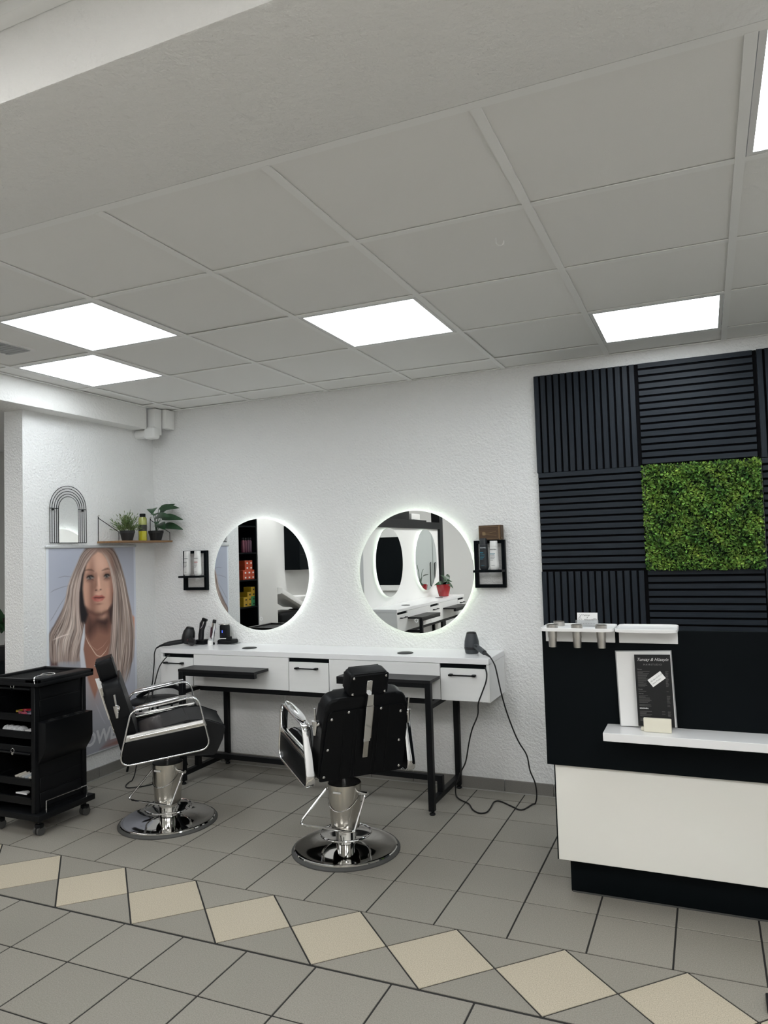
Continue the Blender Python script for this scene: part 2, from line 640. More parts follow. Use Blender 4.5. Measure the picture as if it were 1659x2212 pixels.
# hook screwed into a ceiling tile
hp = [(0, 0, 0.006), (0, 0, -0.012)] + [(0.014 * (1 - math.cos(a)) - 0.0, 0, -0.014 - 0.014 * math.sin(a)) for a in [R(20 * k) for k in range(1, 11)]]
hk = MB().sweep([(p[0], p[1], p[2]) for p in hp], 0.0022, 6).build('ceiling_hook', M_BAR)
hk.location = (2.34, 0.83, H + 0.004)
hk.rotation_euler = (0, 0, R(20))
tag(hk, 'small white hook hanging from a ceiling tile', 'hook')

# white boxed pipe in the corner where the beam ends
t = thing('corner_pipe', 'white pipe duct bending out of the wall corner under the ceiling', 'pipe', (-0.80, 2.62, 2.4))
MB().box(-0.815, -0.735, 2.585, 2.665, 2.415, H - 0.002, bevel=0.01).build('vertical_duct', M_WHITE, t)
MB().box(-0.745, -0.70, 2.67, 2.768, 2.47, H - 0.002, bevel=0.006).build('rear_duct', M_WHITE, t)
mb = MB()
mb.cyl((-0.775, 2.60, 2.43), (-0.915, 2.60, 2.43), 0.034, n=20)
mb.build('pipe', M_WHITE, t)
mb = MB()
mb.box(-0.825, -0.728, 2.56, 2.64, 2.385, 2.475, bevel=0.02, seg=3)
mb.build('elbow', M_WHITE, t)
MB().box(-0.90, -0.80, 2.565, 2.635, 2.463, 2.475).build('bracket', M_WHITE, t)
# ------------------------------------------------------------------ styling desk (local: x along the wall, wall at y=0, front at -y)
def styling_desk(label, loc, rz):
    t = thing('styling_desk', label, 'desk', loc, rz)
    P = lambda mb, n, m: mb.build(n, m, t, world=False)
    xl, xr, yf = -0.565, 1.806, -0.358
    P(MB().box(xl, xr, yf, -0.002, 0.830, 0.864, bevel=0.002, seg=1), 'worktop', M_WHITETOP)
    P(MB().box(xl + 0.02, xr - 0.02, yf + 0.018, -0.004, 0.626, 0.829), 'carcass', M_BLACKLAM)
    for a, b in ((xl, xl + 0.016), (xr - 0.016, xr)):
        P(MB().box(a, b, yf + 0.003, -0.003, 0.612, 0.829, bevel=0.001, seg=1), 'side_panel', M_WHITELAM)
    for a, b in ((-0.281, 0.472), (0.770, 1.507)):
        P(MB().box(a, b, yf + 0.001, yf + 0.017, 0.618, 0.8285, bevel=0.001, seg=1), 'front_panel', M_WHITELAM)
    for a, b, h0, h1 in ((xl + 0.004, -0.286, -0.521, -0.361), (0.477, 0.765, 0.525, 0.701), (1.512, xr - 0.005, 1.567, 1.731)):
        d = P(MB().box(a, b, yf - 0.001, yf + 0.016, 0.616, 0.803, bevel=0.001, seg=1), 'drawer', M_WHITELAM)
        mb = MB()
        hc, hl = (h0 + h1) / 2, 0.082
        mb.box(hc - hl, hc + hl, yf - 0.030, yf - 0.022, 0.763, 0.771, bevel=0.002, seg=1)
        for s in (-1, 1):
            mb.box(hc + s * (hl - 0.024) - 0.0, hc + s * hl, yf - 0.030, yf - 0.001, 0.761, 0.773, bevel=0.003, seg=1)
        h = mb.build('handle', M_BLACK, d, world=False)
    for gx in (0.092, 1.24):
        g = P(MB().lathe([(0.050, 0.8642), (0.050, 0.867), (0.046, 0.869), (0.001, 0.869)], (gx, -0.232, 0), 28), 'cable_grommet', M_PLASTIC)
        mb = MB().box(gx - 0.03, gx + 0.03, -0.238, -0.226, 0.8691, 0.8697)
        mb.build('brush_slot', M_RUBBER, g, world=False)
    w = 0.035
    FY, BYL = -0.528, -0.036
    legs = ((-0.275, -0.240), (1.472, 1.507))
    for a, b in legs:
        for y0, y1, zt in ((FY, FY + w, 0.7385), (BYL, BYL + 0.034, 0.618)):
            l = P(MB().box(a, b, y0, y1, 0.022, zt, bevel=0.002, seg=1), 'leg', M_BLACK)
            MB().lathe([(0.006, 0.012), (0.006, 0.024)], ((a + b) / 2, (y0 + y1) / 2, 0), 12).lathe(
                [(0.016, 0.0), (0.018, 0.004), (0.014, 0.012), (0.001, 0.0125)], ((a + b) / 2, (y0 + y1) / 2, 0), 16).build('leveling_foot', M_BLACK, l, world=False)
        P(MB().box(a + 0.002, b - 0.002, FY + w, BYL, 0.592, 0.6165), 'side_rail', M_BLACK)
        P(MB().box(a + 0.002, b - 0.002, FY + w, BYL, 0.055, 0.085), 'side_rail', M_BLACK)
        P(MB().box(a + 0.001, b - 0.001, -0.372, -0.338, 0.085, 0.178), 'post', M_BLACK)
    P(MB().box(-0.240, 1.472, -0.345, -0.312, 0.585, 0.6165), 'long_rail', M_BLACK)
    P(MB().box(-0.240, 1.472, -0.370, -0.340, 0.145, 0.177), 'long_rail', M_BLACK)
    for a, b, aa, bb in ((-0.276, 0.323, -0.240, 0.323), (0.908, 1.508, 0.908, 1.472)):
        k = P(MB().box(a, b, FY - 0.001, yf - 0.002, 0.739, 0.757, bevel=0.001, seg=1), 'foot_table', M_BLACKWOOD)
        MB().box(aa, bb, FY + 0.001, FY + 0.03, 0.714, 0.7388).build('apron', M_BLACK, k, world=False)
    return t
styling_desk('long white styling desk with drawers on a black frame below the two round mirrors', (0, YW, 0), 0)

# ------------------------------------------------------------------ round mirrors with an LED ring behind
RX90 = Matrix.Rotation(R(90), 4, 'X')
M_HALO1 = mat('halo_white', (0.9, 0.9, 0.9), 0.5, emit=(0.93, 1.0, 0.95, HALO_LIGHT))
M_HALO2 = mat('halo_greenish', (0.9, 0.9, 0.9), 0.5, emit=(0.86, 1.0, 0.80, HALO_LIGHT * 1.1))
M_TOUCH = mat('touch_mark', (0.75, 0.78, 0.8), 0.5)
def round_mirror(label, loc, rz, m_halo, rad=0.396, grp='round backlit mirrors'):
    t = thing('round_mirror', label, 'mirror', loc, rz, grp)
    MB().lathe([(rad, 0.034), (rad, 0.0385)], n=96, M=RX90).build('mirror_glass', M_MIRROR, t, world=False)
    MB().lathe([(rad - 0.06, 0.001), (rad - 0.06, 0.0335)], n=64, M=RX90).build('back_box', M_WHITEMETAL, t, world=False)
    r0, r1 = rad - 0.030, rad - 0.020
    prof = [(r0, 0.013), (r1, 0.013), (r1, 0.026), (r0, 0.026), (r0, 0.013)]
    MB().lathe(prof, n=96, M=RX90, cap=False).build('led_ring', m_halo, t, world=False)
    MB().lathe([(0.012, 0.0386), (0.012, 0.0389), (0.009, 0.0389), (0.009, 0.0386)], (0, -0.0, 0), n=24,
               M=Matrix.Translation((0, 0, -0.315)) @ RX90, cap=False).build('touch_button', M_TOUCH, t, world=False)
    return t
round_mirror('round backlit mirror on the wall nearer the poster', (0.066, YW, 1.360), 0, M_HALO1)
round_mirror('round backlit mirror beside the hair dryer and the wooden box', (1.246, YW, 1.360), 0, M_HALO2)

# ------------------------------------------------------------------ framed wall shelves and the bottles on them
M_WOODBOX = wood('dark_old_wood', (0.075, 0.042, 0.022), 0.6, 0, 0.35, 90)
M_GOLD = mat('worn_gold_print', (0.22, 0.15, 0.075), 0.5)
def frame_shelf(label, x0, x1, z0, z1, zs, bx0, bx1):
    t = thing('wall_shelf', label, 'shelf', ((x0 + x1) / 2, YW, z0), 0, 'black framed wall shelves')
    b, d = 0.0205, 0.034
    for a in ((x0, x0 + b, z0, z1), (x1 - b, x1, z0, z1), (x0 + b, x1 - b, z0, z0 + b), (x0 + b, x1 - b, z1 - b, z1)):
        MB().box(a[0], a[1], YW - d, YW - 0.001, a[2], a[3], bevel=0.001, seg=1).build('frame_bar', M_BLACKLAM, t)
    MB().box(bx0, bx1, YW - 0.115, YW - d + 0.002, zs - 0.014, zs, bevel=0.001, seg=1).build('shelf_board', M_BLACKLAM, t)
    return t
frame_shelf('black framed wall shelf with two white bottles between plant shelf and mirror', -0.618, -0.408, 1.249, 1.542, 1.358, -0.600, -0.412)
frame_shelf('black framed wall shelf under the wooden box', 1.646, 1.842, 1.253, 1.548, 1.365, 1.660, 1.840)

M_BOTW = mat('bottle_white', (0.74, 0.74, 0.73), 0.35)
M_BOTK = mat('bottle_black', (0.018, 0.021, 0.025), 0.4)
M_TEAL = mat('print_teal', (0.03, 0.22, 0.32), 0.6)
M_RED = mat('print_red', (0.45, 0.08, 0.10), 0.6)
M_SOFTW = mat('print_white', (0.55, 0.58, 0.60), 0.6)
def bottle(label, x, y, z, h, m, ink, tint, name='shampoo_bottle', cat='bottle', grp='hair product bottles', word='SCALP'):
    t = thing(name, label, cat, (x, y, z), R(-12), grp)
    def ring(hw, hd, zz, n=24):
        out = []
        for k in range(n):
            a = 2 * math.pi * k / n
            c, s = math.cos(a), math.sin(a)
            out.append(Vector((math.copysign(abs(c) ** 0.55, c) * hw, math.copysign(abs(s) ** 0.55, s) * hd, zz)))
        return out
    hb = h * 0.80
    mb = MB()
    mb.ring_loft([ring(0.019, 0.015, 0), ring(0.0215, 0.017, 0.004), ring(0.0265, 0.020, 0.016), ring(0.0265, 0.020, 0.03), ring(0.0225, 0.018, hb)])
    mb.build('bottle_body', m, t, world=False)
    mb = MB()
    mb.ring_loft([ring(0.0222, 0.0178, hb + 0.001), ring(0.0218, 0.0175, h - 0.003), ring(0.0205, 0.0165, h)])
    mb.build('cap', m, t, world=False)
    F = lambda zz, xx=-0.0: Matrix.Translation((xx, -0.0203 if zz < 0.06 else -0.0195, zz)) @ RX90
    text('label_print', 'GOLDWELL', 0.0085, F(hb * 0.86, -0.018), ink, t, world=False, bold=0.0002)
    text('label_print', word, 0.011, F(hb * 0.66, -0.016), tint, t, world=False, bold=0.0003)
    mb = MB()
    for i, w in enumerate((0.030, 0.032, 0.026, 0.018)):
        mb.box(-0.016, -0.016 + w, -0.0204, -0.0192, hb * 0.60 - i * 0.009, hb * 0.60 - i * 0.009 + 0.0022)
    mb.box(-0.010, 0.012, -0.0206, -0.0196, 0.026, 0.028)
    mb.build('label_lines', ink if m is M_BOTW else tint, t, world=False)
    return t
M_INKG = mat('print_grey', (0.12, 0.13, 0.14), 0.6)
bottle('white shampoo bottle with grey print on the shelf nearer the poster', -0.545, 2.695, 1.3585, 0.181, M_BOTW, M_INKG, M_INKG, word='SCALP')
bottle('white shampoo bottle with red print on the framed shelf', -0.452, 2.695, 1.3585, 0.181, M_BOTW, M_INKG, M_RED, word='COLOR')
bottle('black shampoo bottle with teal print on the framed shelf', 1.722, 2.692, 1.3655, 0.195, M_BOTK, M_SOFTW, M_TEAL, word='MEN')
bottle('white bottle standing beside the black bottle on the framed shelf', 1.786, 2.692, 1.3655, 0.178, M_BOTW, M_INKG, M_TEAL, word='SCALP')

t = thing('wooden_box', 'small old brown wooden box with worn gold clipper print on the framed shelf', 'box', (1.765, 2.725, 1.549))
MB().box(1.694, 1.834, 2.690, 2.760, 1.549, 1.640, bevel=0.002, seg=1).build('box_body', M_WOODBOX, t)
mb = MB()
for z in (1.559, 1.631):
    mb.box(1.697, 1.822, 2.6885, 2.6899, z - 0.001, z + 0.001)
mb.box(1.697, 1.699, 2.6885, 2.6899, 1.559, 1.631)
mb.box(1.820, 1.822, 2.6885, 2.6899, 1.559, 1.631)
mb.build('gold_border', M_GOLD, t)
MB().box(1.823, 1.828, 2.6880, 2.6899, 1.549, 1.640).build('end_strip', mat('box_end_wood', (0.20, 0.115, 0.055), 0.6), t)
mb = MB()
mb.sweep([(1.735, 2.6886, 1.588), (1.775, 2.6886, 1.594), (1.805, 2.6886, 1.602)], 0.0012, 5)
mb.sweep([(1.735, 2.6886, 1.583), (1.775, 2.6886, 1.580), (1.806, 2.6886, 1.576)], 0.0012, 5)
mb.prism(rounded([(1.718, 1.578), (1.738, 1.578), (1.738, 1.596), (1.718, 1.600)], 0.004, 3), -2.6893, -2.6882, M=RX90)
mb.build('clipper_print', M_GOLD, t)
MB().cyl((1.829, 2.70, 1.560), (1.839, 2.70, 1.560), 0.003, n=10).build('catch', M_GOLD, t)

# ------------------------------------------------------------------ things on the left (poster) wall
# arched wire mirror
t = thing('arched_mirror', 'arched mirror in a frame of five thin black wires above the poster', 'mirror', (XL, 1.925, 1.616))
yc, zs, zb = 1.925, 1.843, 1.617
xw = XL + 0.012
radii = (0.153, 0.135, 0.117, 0.099, 0.082)
for r_ in radii:
    pts = [(xw, yc - r_, zb)] + [(xw, yc - r_ * math.cos(R(a)), zs + r_ * math.sin(R(a))) for a in range(0, 181, 10)] + [(xw, yc + r_, zb)]
    MB().sweep(pts, 0.0022, 6).build('wire_arch', M_BLACK, t)
MB().sweep([(xw, yc - 0.153, zb), (xw, yc + 0.153, zb)], 0.0024, 6).build('bottom_wire', M_BLACK, t)
for s in (-1, 1):
    MB().sweep([(xw, yc + s * 0.153, zs + 0.0), (xw, yc + s * 0.082, zs + 0.0)], 0.0024, 6).build('cross_wire', M_BLACK, t)
    MB().sweep([(XL + 0.001, yc + s * 0.125, zs - 0.008), (xw, yc + s * 0.125, zs - 0.008)], 0.006, 8).build('wall_mount', M_BLACK, t)
poly = [(-0.080, 0.0)] + [(-0.080 * math.cos(R(a)), zs - zb + 0.080 * math.sin(R(a))) for a in range(0, 181, 8)] + [(0.080, 0.0)]
MYZ = Matrix(((0, 0, 1, XL + 0.008), (1, 0, 0, yc), (0, 1, 0, zb + 0.002), (0, 0, 0, 1)))
MB().prism(poly, 0, 0.005, M=MYZ).build('mirror_glass', M_MIRROR, t)

# thin wooden shelf hung on two bent wires
M_SHELFWOOD = wood('walnut_board', (0.24, 0.135, 0.065), 0.5, 1, 0.25, 50)
t = thing('plant_shelf', 'thin brown wooden shelf on bent black wires in the corner', 'shelf', (XL, 2.46, 1.61))
MB().box(XL + 0.002, XL + 0.205, 2.185, 2.735, 1.612, 1.626, bevel=0.001, seg=1).build('shelf_board', M_SHELFWOOD, t)
for yy in (2.195, 2.722):
    MB().sweep(rounded([(XL + 0.004, yy, 1.613), (XL + 0.004, yy, 1.80), (XL + 0.012, yy, 1.785), (XL + 0.19, yy, 1.685), (XL + 0.19, yy, 1.613)], 0.006, 3, closed=False), 0.0024, 6).build('wire_bracket', M_BLACK, t)
    MB().sweep([(XL + 0.0005, yy, 1.802), (XL + 0.012, yy, 1.806)], 0.004, 8).build('screw', M_STEEL, t)

M_LEAF1 = mat('leaf_olive_green', (0.07, 0.13, 0.035), 0.5, attr='tint')
M_LEAF2 = mat('leaf_deep_green', (0.022, 0.062, 0.026), 0.38, var=(60, 0.2), rnd=0.2)
M_POT = mat('pot_black', (0.012, 0.012, 0.013), 0.55)
M_SOIL = mat('potting_soil', (0.02, 0.014, 0.01), 0.95)
def pot(t, x, y, z, r0, r1, h):
    MB().lathe([(r0, 0), (r1 * 0.95, h * 0.72), (r1, h * 0.74), (r1 * 1.02, h), (r1 * 0.92, h), (r1 * 0.90, h * 0.85)], (x, y, z), 28).build('pot', M_POT, t)
    MB().lathe([(r1 * 0.88, h * 0.86), (r1 * 0.5, h * 0.9), (0.001, h * 0.92)], (x, y, z), 20).build('soil', M_SOIL, t)

def set_tint(o, cols):
    """one colour for each face, stored as corner colours"""
    me = o.data
    a = me.color_attributes.new('tint', 'FLOAT_COLOR', 'CORNER')
    buf = np.ones((len(me.loops), 4), dtype=np.float32)
    for p in me.polygons:
        buf[p.loop_start:p.loop_start + p.loop_total, :3] = cols[p.index]
    a.data.foreach_set('color', buf.ravel())

px_, py_, pz_ = -0.80, 2.356, 1.627
t = thing('grass_plant', 'small bushy grass plant in a black pot on the wooden shelf', 'plant', (px_, py_, pz_))
pot(t, px_, py_, pz_, 0.036, 0.052, 0.072)
mb, cols = MB(), []
rnd = random.Random(3)
for i in range(230):
    a, el = rnd.uniform(0, 2 * math.pi), rnd.uniform(R(8), R(88))
    ln = rnd.uniform(0.05, 0.115) * (0.75 + 0.35 * math.sin(el))
    d = Vector((math.cos(a) * math.cos(el), math.sin(a) * math.cos(el), math.sin(el)))
    st = Vector((px_ + rnd.uniform(-.025, .025), py_ + rnd.uniform(-.03, .03), pz_ + 0.066 + rnd.uniform(0, .02)))
    # a stem with little lance leaves along it
    tip = st + d * ln + Vector((0, 0, -0.012 * math.cos(el)))
    for q in range(3):
        b = st.lerp(tip, 0.35 + 0.3 * q)
        dd = (d + Vector((rnd.uniform(-.6, .6), rnd.uniform(-.6, .6), rnd.uniform(-.2, .6)))).normalized()
        L = rnd.uniform(0.020, 0.038)
        sd = dd.cross(Vector((rnd.uniform(-1, 1), rnd.uniform(-1, 1), 0.3))).normalized() * rnd.uniform(0.0022, 0.0038)
        e = b + dd * L
        mid = b.lerp(e, 0.45) + Vector((0, 0, 0.002))
        mb.face([b, mid + sd, e, mid - sd])
        g = rnd.uniform(0.5, 1.5)
        cols.append((0.095 * g * rnd.uniform(.8, 1.3), 0.150 * g, 0.045 * g))
o = mb.build('foliage', M_LEAF1, t, flatshade=True)
set_tint(o, cols)
o['kind'] = 'stuff'

t = thing('oil_bottle', 'clear bottle of yellow oil with a black cap between the two potted plants', 'bottle', (-0.80, 2.513, 1.627))
M_OIL = mat('yellow_oil', (0.46, 0.43, 0.02), 0.15, spec=0.6, coat=0.5)
M_OILGLASS = mat('pale_yellow_plastic', (0.33, 0.35, 0.10), 0.12, spec=0.6, coat=0.5)
MB().lathe([(0.029, 0.0), (0.030, 0.004), (0.030, 0.070)], (-0.80, 2.513, 1.627), 28).build('oil', M_OIL, t)
MB().lathe([(0.0302, 0.0705), (0.0302, 0.115)], (-0.80, 2.513, 1.627), 28).build('label', mat('dark_label', (0.035, 0.035, 0.03), 0.5), t)
MB().lathe([(0.030, 0.1155), (0.030, 0.160), (0.024, 0.172)], (-0.80, 2.513, 1.627), 28).build('bottle_neck', M_OILGLASS, t)
MB().lathe([(0.021, 0.1725), (0.021, 0.196), (0.019, 0.198)], (-0.80, 2.513, 1.627), 24).build('cap', M_PLASTIC, t)

def big_leaf(t, base, tip, width, droop=0.02, fold=0.12, m=None, up=None):
    base, tip = Vector(base), Vector(tip)
    d = (tip - base)
    sd = d.cross(Vector(up or (0, 0, 1))).normalized()
    nz = sd.cross(d).normalized()
    mb = MB()
    rows = []
    n = 8
    for i in range(n + 1):
        s = i / n
        w = width * (math.sin(math.pi * min(1, s ** 0.62)) ** 0.8) * (1 - 0.15 * s) if 0 < s < 1 else 0.0006
        c = base + d * s + nz * (droop * math.sin(math.pi * s))
        rows.append([c - sd * w + nz * (w * fold), c, c + sd * w + nz * (w * fold)])
    vs_ = [[mb.bm.verts.new(p) for p in r_] for r_ in rows]
    for i in range(n):
        for k in range(2):
            mb.bm.faces.new((vs_[i][k], vs_[i][k + 1], vs_[i + 1][k + 1], vs_[i + 1][k]))
    return mb.build('leaf', m or M_LEAF2, t, ang=80)

px_, py_ = -0.80, 2.655
t = thing('leafy_plant', 'potted plant with broad drooping green leaves at the shelf end', 'plant', (px_, py_, pz_))
pot(t, px_, py_, pz_, 0.038, 0.055, 0.074)
leaf_specs = [((-0.78, 2.60, 1.865), (-0.70, 2.50, 1.815), 0.034), ((-0.745, 2.590, 1.815), (-0.665, 2.480, 1.80), 0.029), ((-0.735, 2.60, 1.76), (-0.62, 2.455, 1.735), 0.028),
              ((-0.77, 2.655, 1.865), (-0.62, 2.71, 1.865), 0.026), ((-0.79, 2.64, 1.80), (-0.62, 2.60, 1.80), 0.030), ((-0.77, 2.68, 1.80), (-0.58, 2.70, 1.775), 0.028),
              ((-0.78, 2.66, 1.75), (-0.64, 2.57, 1.70), 0.036), ((-0.76, 2.69, 1.74), (-0.58, 2.70, 1.70), 0.028), ((-0.80, 2.70, 1.84), (-0.68, 2.735, 1.90), 0.024)]
for b, e, w in leaf_specs:
    b2 = (b[0], min(b[1], 2.74), b[2])
    l = big_leaf(t, b2, e, w * 1.2, droop=0.014, up=(0.45, -0.75, 0.55))
    MB().sweep(smooth_path([(px_, py_, pz_ + 0.06), ((px_ + b2[0]) / 2, (py_ + b2[1]) / 2, (pz_ + 0.05 + b2[2]) / 2 + 0.02), b2], 4), 0.0022, 5).build('stem', M_LEAF2, t)
# ------------------------------------------------------------------ poster: a printed portrait, drawn as a colour grid on a flat sheet
import json
ART = json.loads('''{"P":{"hair":[[0.545,-0.002],[0.455,0.0],[0.41,0.004],[0.355,0.043],[0.316,0.085],[0.257,0.141],[0.22,0.188],[0.203,0.235],[0.177,0.28],[0.135,0.325],[0.079,0.367],[0.025,0.399],[0.015,0.455],[0.027,0.542],[0.398,0.595],[0.81,0.75],[0.86,0.715],[0.913,0.638],[0.953,0.579],[0.975,0.476],[0.958,0.423],[0.941,0.37],[0.923,0.316],[0.888,0.242],[0.858,0.168],[0.817,0.105],[0.769,0.048],[0.716,0.006],[0.639,-0.001]],"face":[[0.545,0.025],[0.476,0.047],[0.409,0.092],[0.381,0.145],[0.372,0.193],[0.378,0.242],[0.393,0.281],[0.436,0.31],[0.503,0.328],[0.583,0.333],[0.654,0.313],[0.702,0.281],[0.718,0.235],[0.711,0.179],[0.689,0.118],[0.649,0.067],[0.591,0.033]],"shadow":[[0.409,0.092],[0.354,0.144],[0.334,0.22],[0.334,0.288],[0.349,0.356],[0.397,0.366],[0.425,0.326],[0.386,0.271],[0.37,0.203],[0.381,0.145]],"shadow2":[[0.718,0.235],[0.702,0.286],[0.66,0.319],[0.676,0.37],[0.693,0.386],[0.712,0.337],[0.728,0.276]],"chest":[[0.404,0.291],[0.702,0.301],[0.692,0.407],[0.679,0.48],[0.648,0.544],[0.623,0.596],[0.553,0.653],[0.492,0.739],[0.419,0.64],[0.382,0.555],[0.373,0.478],[0.392,0.387]],"neckshadow":[[0.402,0.311],[0.492,0.335],[0.595,0.338],[0.677,0.315],[0.693,0.381],[0.639,0.418],[0.536,0.397],[0.445,0.439],[0.402,0.417]],"strap":[[0.388,0.372],[0.391,0.436],[0.373,0.492],[0.4,0.581],[0.344,0.576],[0.333,0.517],[0.346,0.451]],"blouse":[[0.387,0.579],[0.418,0.65],[0.492,0.741],[0.557,0.669],[0.644,0.702],[0.756,0.905],[0.779,0.974],[0.389,0.994],[0.352,0.672]],"arm":[[0.544,0.991],[0.637,0.958],[0.755,0.95],[0.803,0.967],[0.779,0.999]],"shoulderR":[[0.941,0.357],[0.988,0.372],[0.988,0.483],[0.956,0.48]],"shoulderL":[[0.02,0.398],[0.059,0.369],[0.124,0.385],[0.106,0.549],[0.032,0.544]],"browL":[[0.396,0.113],[0.43,0.107],[0.47,0.108],[0.499,0.119],[0.464,0.115],[0.43,0.114]],"browR":[[0.588,0.118],[0.624,0.109],[0.659,0.106],[0.68,0.114],[0.648,0.115],[0.618,0.117]],"lips":[[0.466,0.248],[0.517,0.237],[0.554,0.241],[0.586,0.239],[0.625,0.252],[0.591,0.266],[0.539,0.271],[0.493,0.264]],"eyeL":[[0.409,0.151],[0.435,0.144],[0.468,0.142],[0.506,0.152],[0.468,0.157],[0.435,0.158]],"eyeR":[[0.606,0.149],[0.635,0.141],[0.664,0.141],[0.685,0.149],[0.658,0.154],[0.629,0.155]],"nose":[[0.522,0.134],[0.509,0.173],[0.491,0.202],[0.512,0.217],[0.551,0.214],[0.54,0.199],[0.528,0.169]]},"L":{"outL":[[0.501,0.002],[0.41,0.009],[0.355,0.043],[0.316,0.085],[0.257,0.141],[0.22,0.188],[0.203,0.235],[0.177,0.28],[0.135,0.325],[0.079,0.367],[0.03,0.403],[0.023,0.456],[0.032,0.542]],"inL":[[0.545,0.005],[0.482,0.039],[0.409,0.082],[0.365,0.135],[0.341,0.211],[0.337,0.298],[0.349,0.36],[0.375,0.41],[0.346,0.461],[0.313,0.516],[0.302,0.566]],"outR":[[0.614,0.003],[0.722,0.011],[0.769,0.048],[0.817,0.105],[0.858,0.168],[0.888,0.242],[0.923,0.316],[0.941,0.37],[0.964,0.434],[0.968,0.502],[0.947,0.579],[0.9,0.647],[0.848,0.714]],"inR":[[0.562,0.005],[0.625,0.046],[0.677,0.097],[0.706,0.154],[0.728,0.215],[0.719,0.296],[0.706,0.382],[0.685,0.481],[0.659,0.554],[0.692,0.623],[0.75,0.714]],"neck1":[[0.389,0.402],[0.402,0.436],[0.428,0.467],[0.471,0.497],[0.522,0.538],[0.578,0.542],[0.637,0.512],[0.674,0.475]],"neck2":[[0.397,0.412],[0.455,0.479],[0.522,0.508],[0.591,0.494],[0.667,0.455]],"mouth":[[0.472,0.249],[0.517,0.249],[0.553,0.252],[0.591,0.251],[0.623,0.252]],"lidL":[[0.408,0.151],[0.435,0.143],[0.468,0.141],[0.508,0.152]],"lidR":[[0.602,0.149],[0.635,0.14],[0.664,0.141],[0.686,0.149]],"jaw":[[0.393,0.281],[0.436,0.31],[0.503,0.328],[0.583,0.333],[0.654,0.313]],"wisp1":[[0.246,0.179],[0.153,0.186],[0.073,0.197],[0.032,0.209]],"wisp2":[[0.214,0.216],[0.131,0.269],[0.061,0.321],[0.026,0.341]],"wisp3":[[0.268,0.142],[0.184,0.135],[0.104,0.142]],"wisp4":[[0.049,0.425],[0.159,0.412],[0.241,0.406]],"seam":[[0.493,0.754],[0.571,0.842],[0.616,0.881]]},"irisL":[0.454,0.149],"irisR":[0.644,0.147]}''')
def paint_poster(nx, ny):
    asp = 1.407 / 0.809
    U, V = np.meshgrid((np.arange(nx)) / (nx - 1), (np.arange(ny)) / (ny - 1) * asp)
    img = np.zeros((ny, nx, 3))
    def srgb(c):
        c = np.array(c, float) / 255
        return np.where(c <= 0.04045, c / 12.92, ((c + 0.055) / 1.055) ** 2.4)
    def over(a, col):
        a = np.clip(a, 0, 1)[..., None]
        img[:] = img * (1 - a) + np.asarray(col) * a
    def sdf(poly):
        P = np.array(poly) * [1, asp]
        d = np.full(U.shape, 1e9)
        ins = np.zeros(U.shape, bool)
        n = len(P)
        for i in range(n):
            a, b = P[i], P[(i + 1) % n]
            e = b - a
            t = np.clip(((U - a[0]) * e[0] + (V - a[1]) * e[1]) / (e @ e + 1e-12), 0, 1)
            d = np.minimum(d, np.hypot(U - a[0] - t * e[0], V - a[1] - t * e[1]))
            c = (a[1] > V) != (b[1] > V)
            with np.errstate(divide='ignore', invalid='ignore'):
                xx = a[0] + (V - a[1]) / (b[1] - a[1] + 1e-15) * e[0]
            ins ^= c & (U < xx)
        return np.where(ins, -d, d)
    def fill(poly, col, soft=0.006, al=1.0):
        over(al * np.clip(0.5 - sdf(poly) / soft, 0, 1), srgb(col))
    def blob(c, rx, ry, col, al, rot=0.0):
        dx, dy = U - c[0], V - c[1] * asp
        if rot:
            dx, dy = dx * math.cos(rot) + dy * math.sin(rot), -dx * math.sin(rot) + dy * math.cos(rot)
        over(al * np.exp(-((dx / rx) ** 2 + (dy / ry) ** 2)), srgb(col))
    def stroke(pts, w, col, al=1.0, taper=True):
        P = np.array(pts) * [1, asp]
        x0, x1 = P[:, 0].min() - 3 * w, P[:, 0].max() + 3 * w
        y0, y1 = P[:, 1].min() - 3 * w, P[:, 1].max() + 3 * w
        i0, i1 = max(0, int(x0 * (nx - 1))), min(nx, int(x1 * (nx - 1)) + 2)
        j0, j1 = max(0, int(y0 / asp * (ny - 1))), min(ny, int(y1 / asp * (ny - 1)) + 2)
        if i1 <= i0 or j1 <= j0:
            return
        u, v = U[j0:j1, i0:i1], V[j0:j1, i0:i1]
        best = np.zeros(u.shape)
        m = len(P) - 1
        for i in range(m):
            a, e = P[i], P[i + 1] - P[i]
            t = np.clip(((u - a[0]) * e[0] + (v - a[1]) * e[1]) / (e @ e + 1e-12), 0, 1)
            d = np.hypot(u - a[0] - t * e[0], v - a[1] - t * e[1])
            s = (i + t) / m
            ww = w * (np.sqrt(np.clip(4 * s * (1 - s), 0, 1)) * 0.7 + 0.3 if taper else 1.0)
            fd = np.clip(6 * s * (1 - s), 0, 1) if taper else 1.0
            best = np.maximum(best, np.exp(-(d / ww) ** 2) * fd)
        a = np.clip(best * al, 0, 1)[..., None]
        img[j0:j1, i0:i1] = img[j0:j1, i0:i1] * (1 - a) + srgb(col) * a
    P, Ln = ART['P'], ART['L']
    rg = random.Random(5)
    def lerp_line(A, B, s, n=16, wob=0.0, ph=0.0, fr=9.0):
        A, B = np.array(A), np.array(B)
        t = np.linspace(0, 1, n)
        def at(Q):
            q = np.linspace(0, 1, len(Q))
            return np.stack([np.interp(t, q, Q[:, 0]), np.interp(t, q, Q[:, 1])], 1)
        L_ = at(A) * (1 - s) + at(B) * s
        L_[:, 0] += wob * np.sin(t * fr + ph) * np.clip(t * 1.6 - 0.4, 0, 1)
        return L_
    # studio background
    top, bot = srgb((152, 155, 167)), srgb((170, 172, 182))
    k = (V / asp)[..., None]
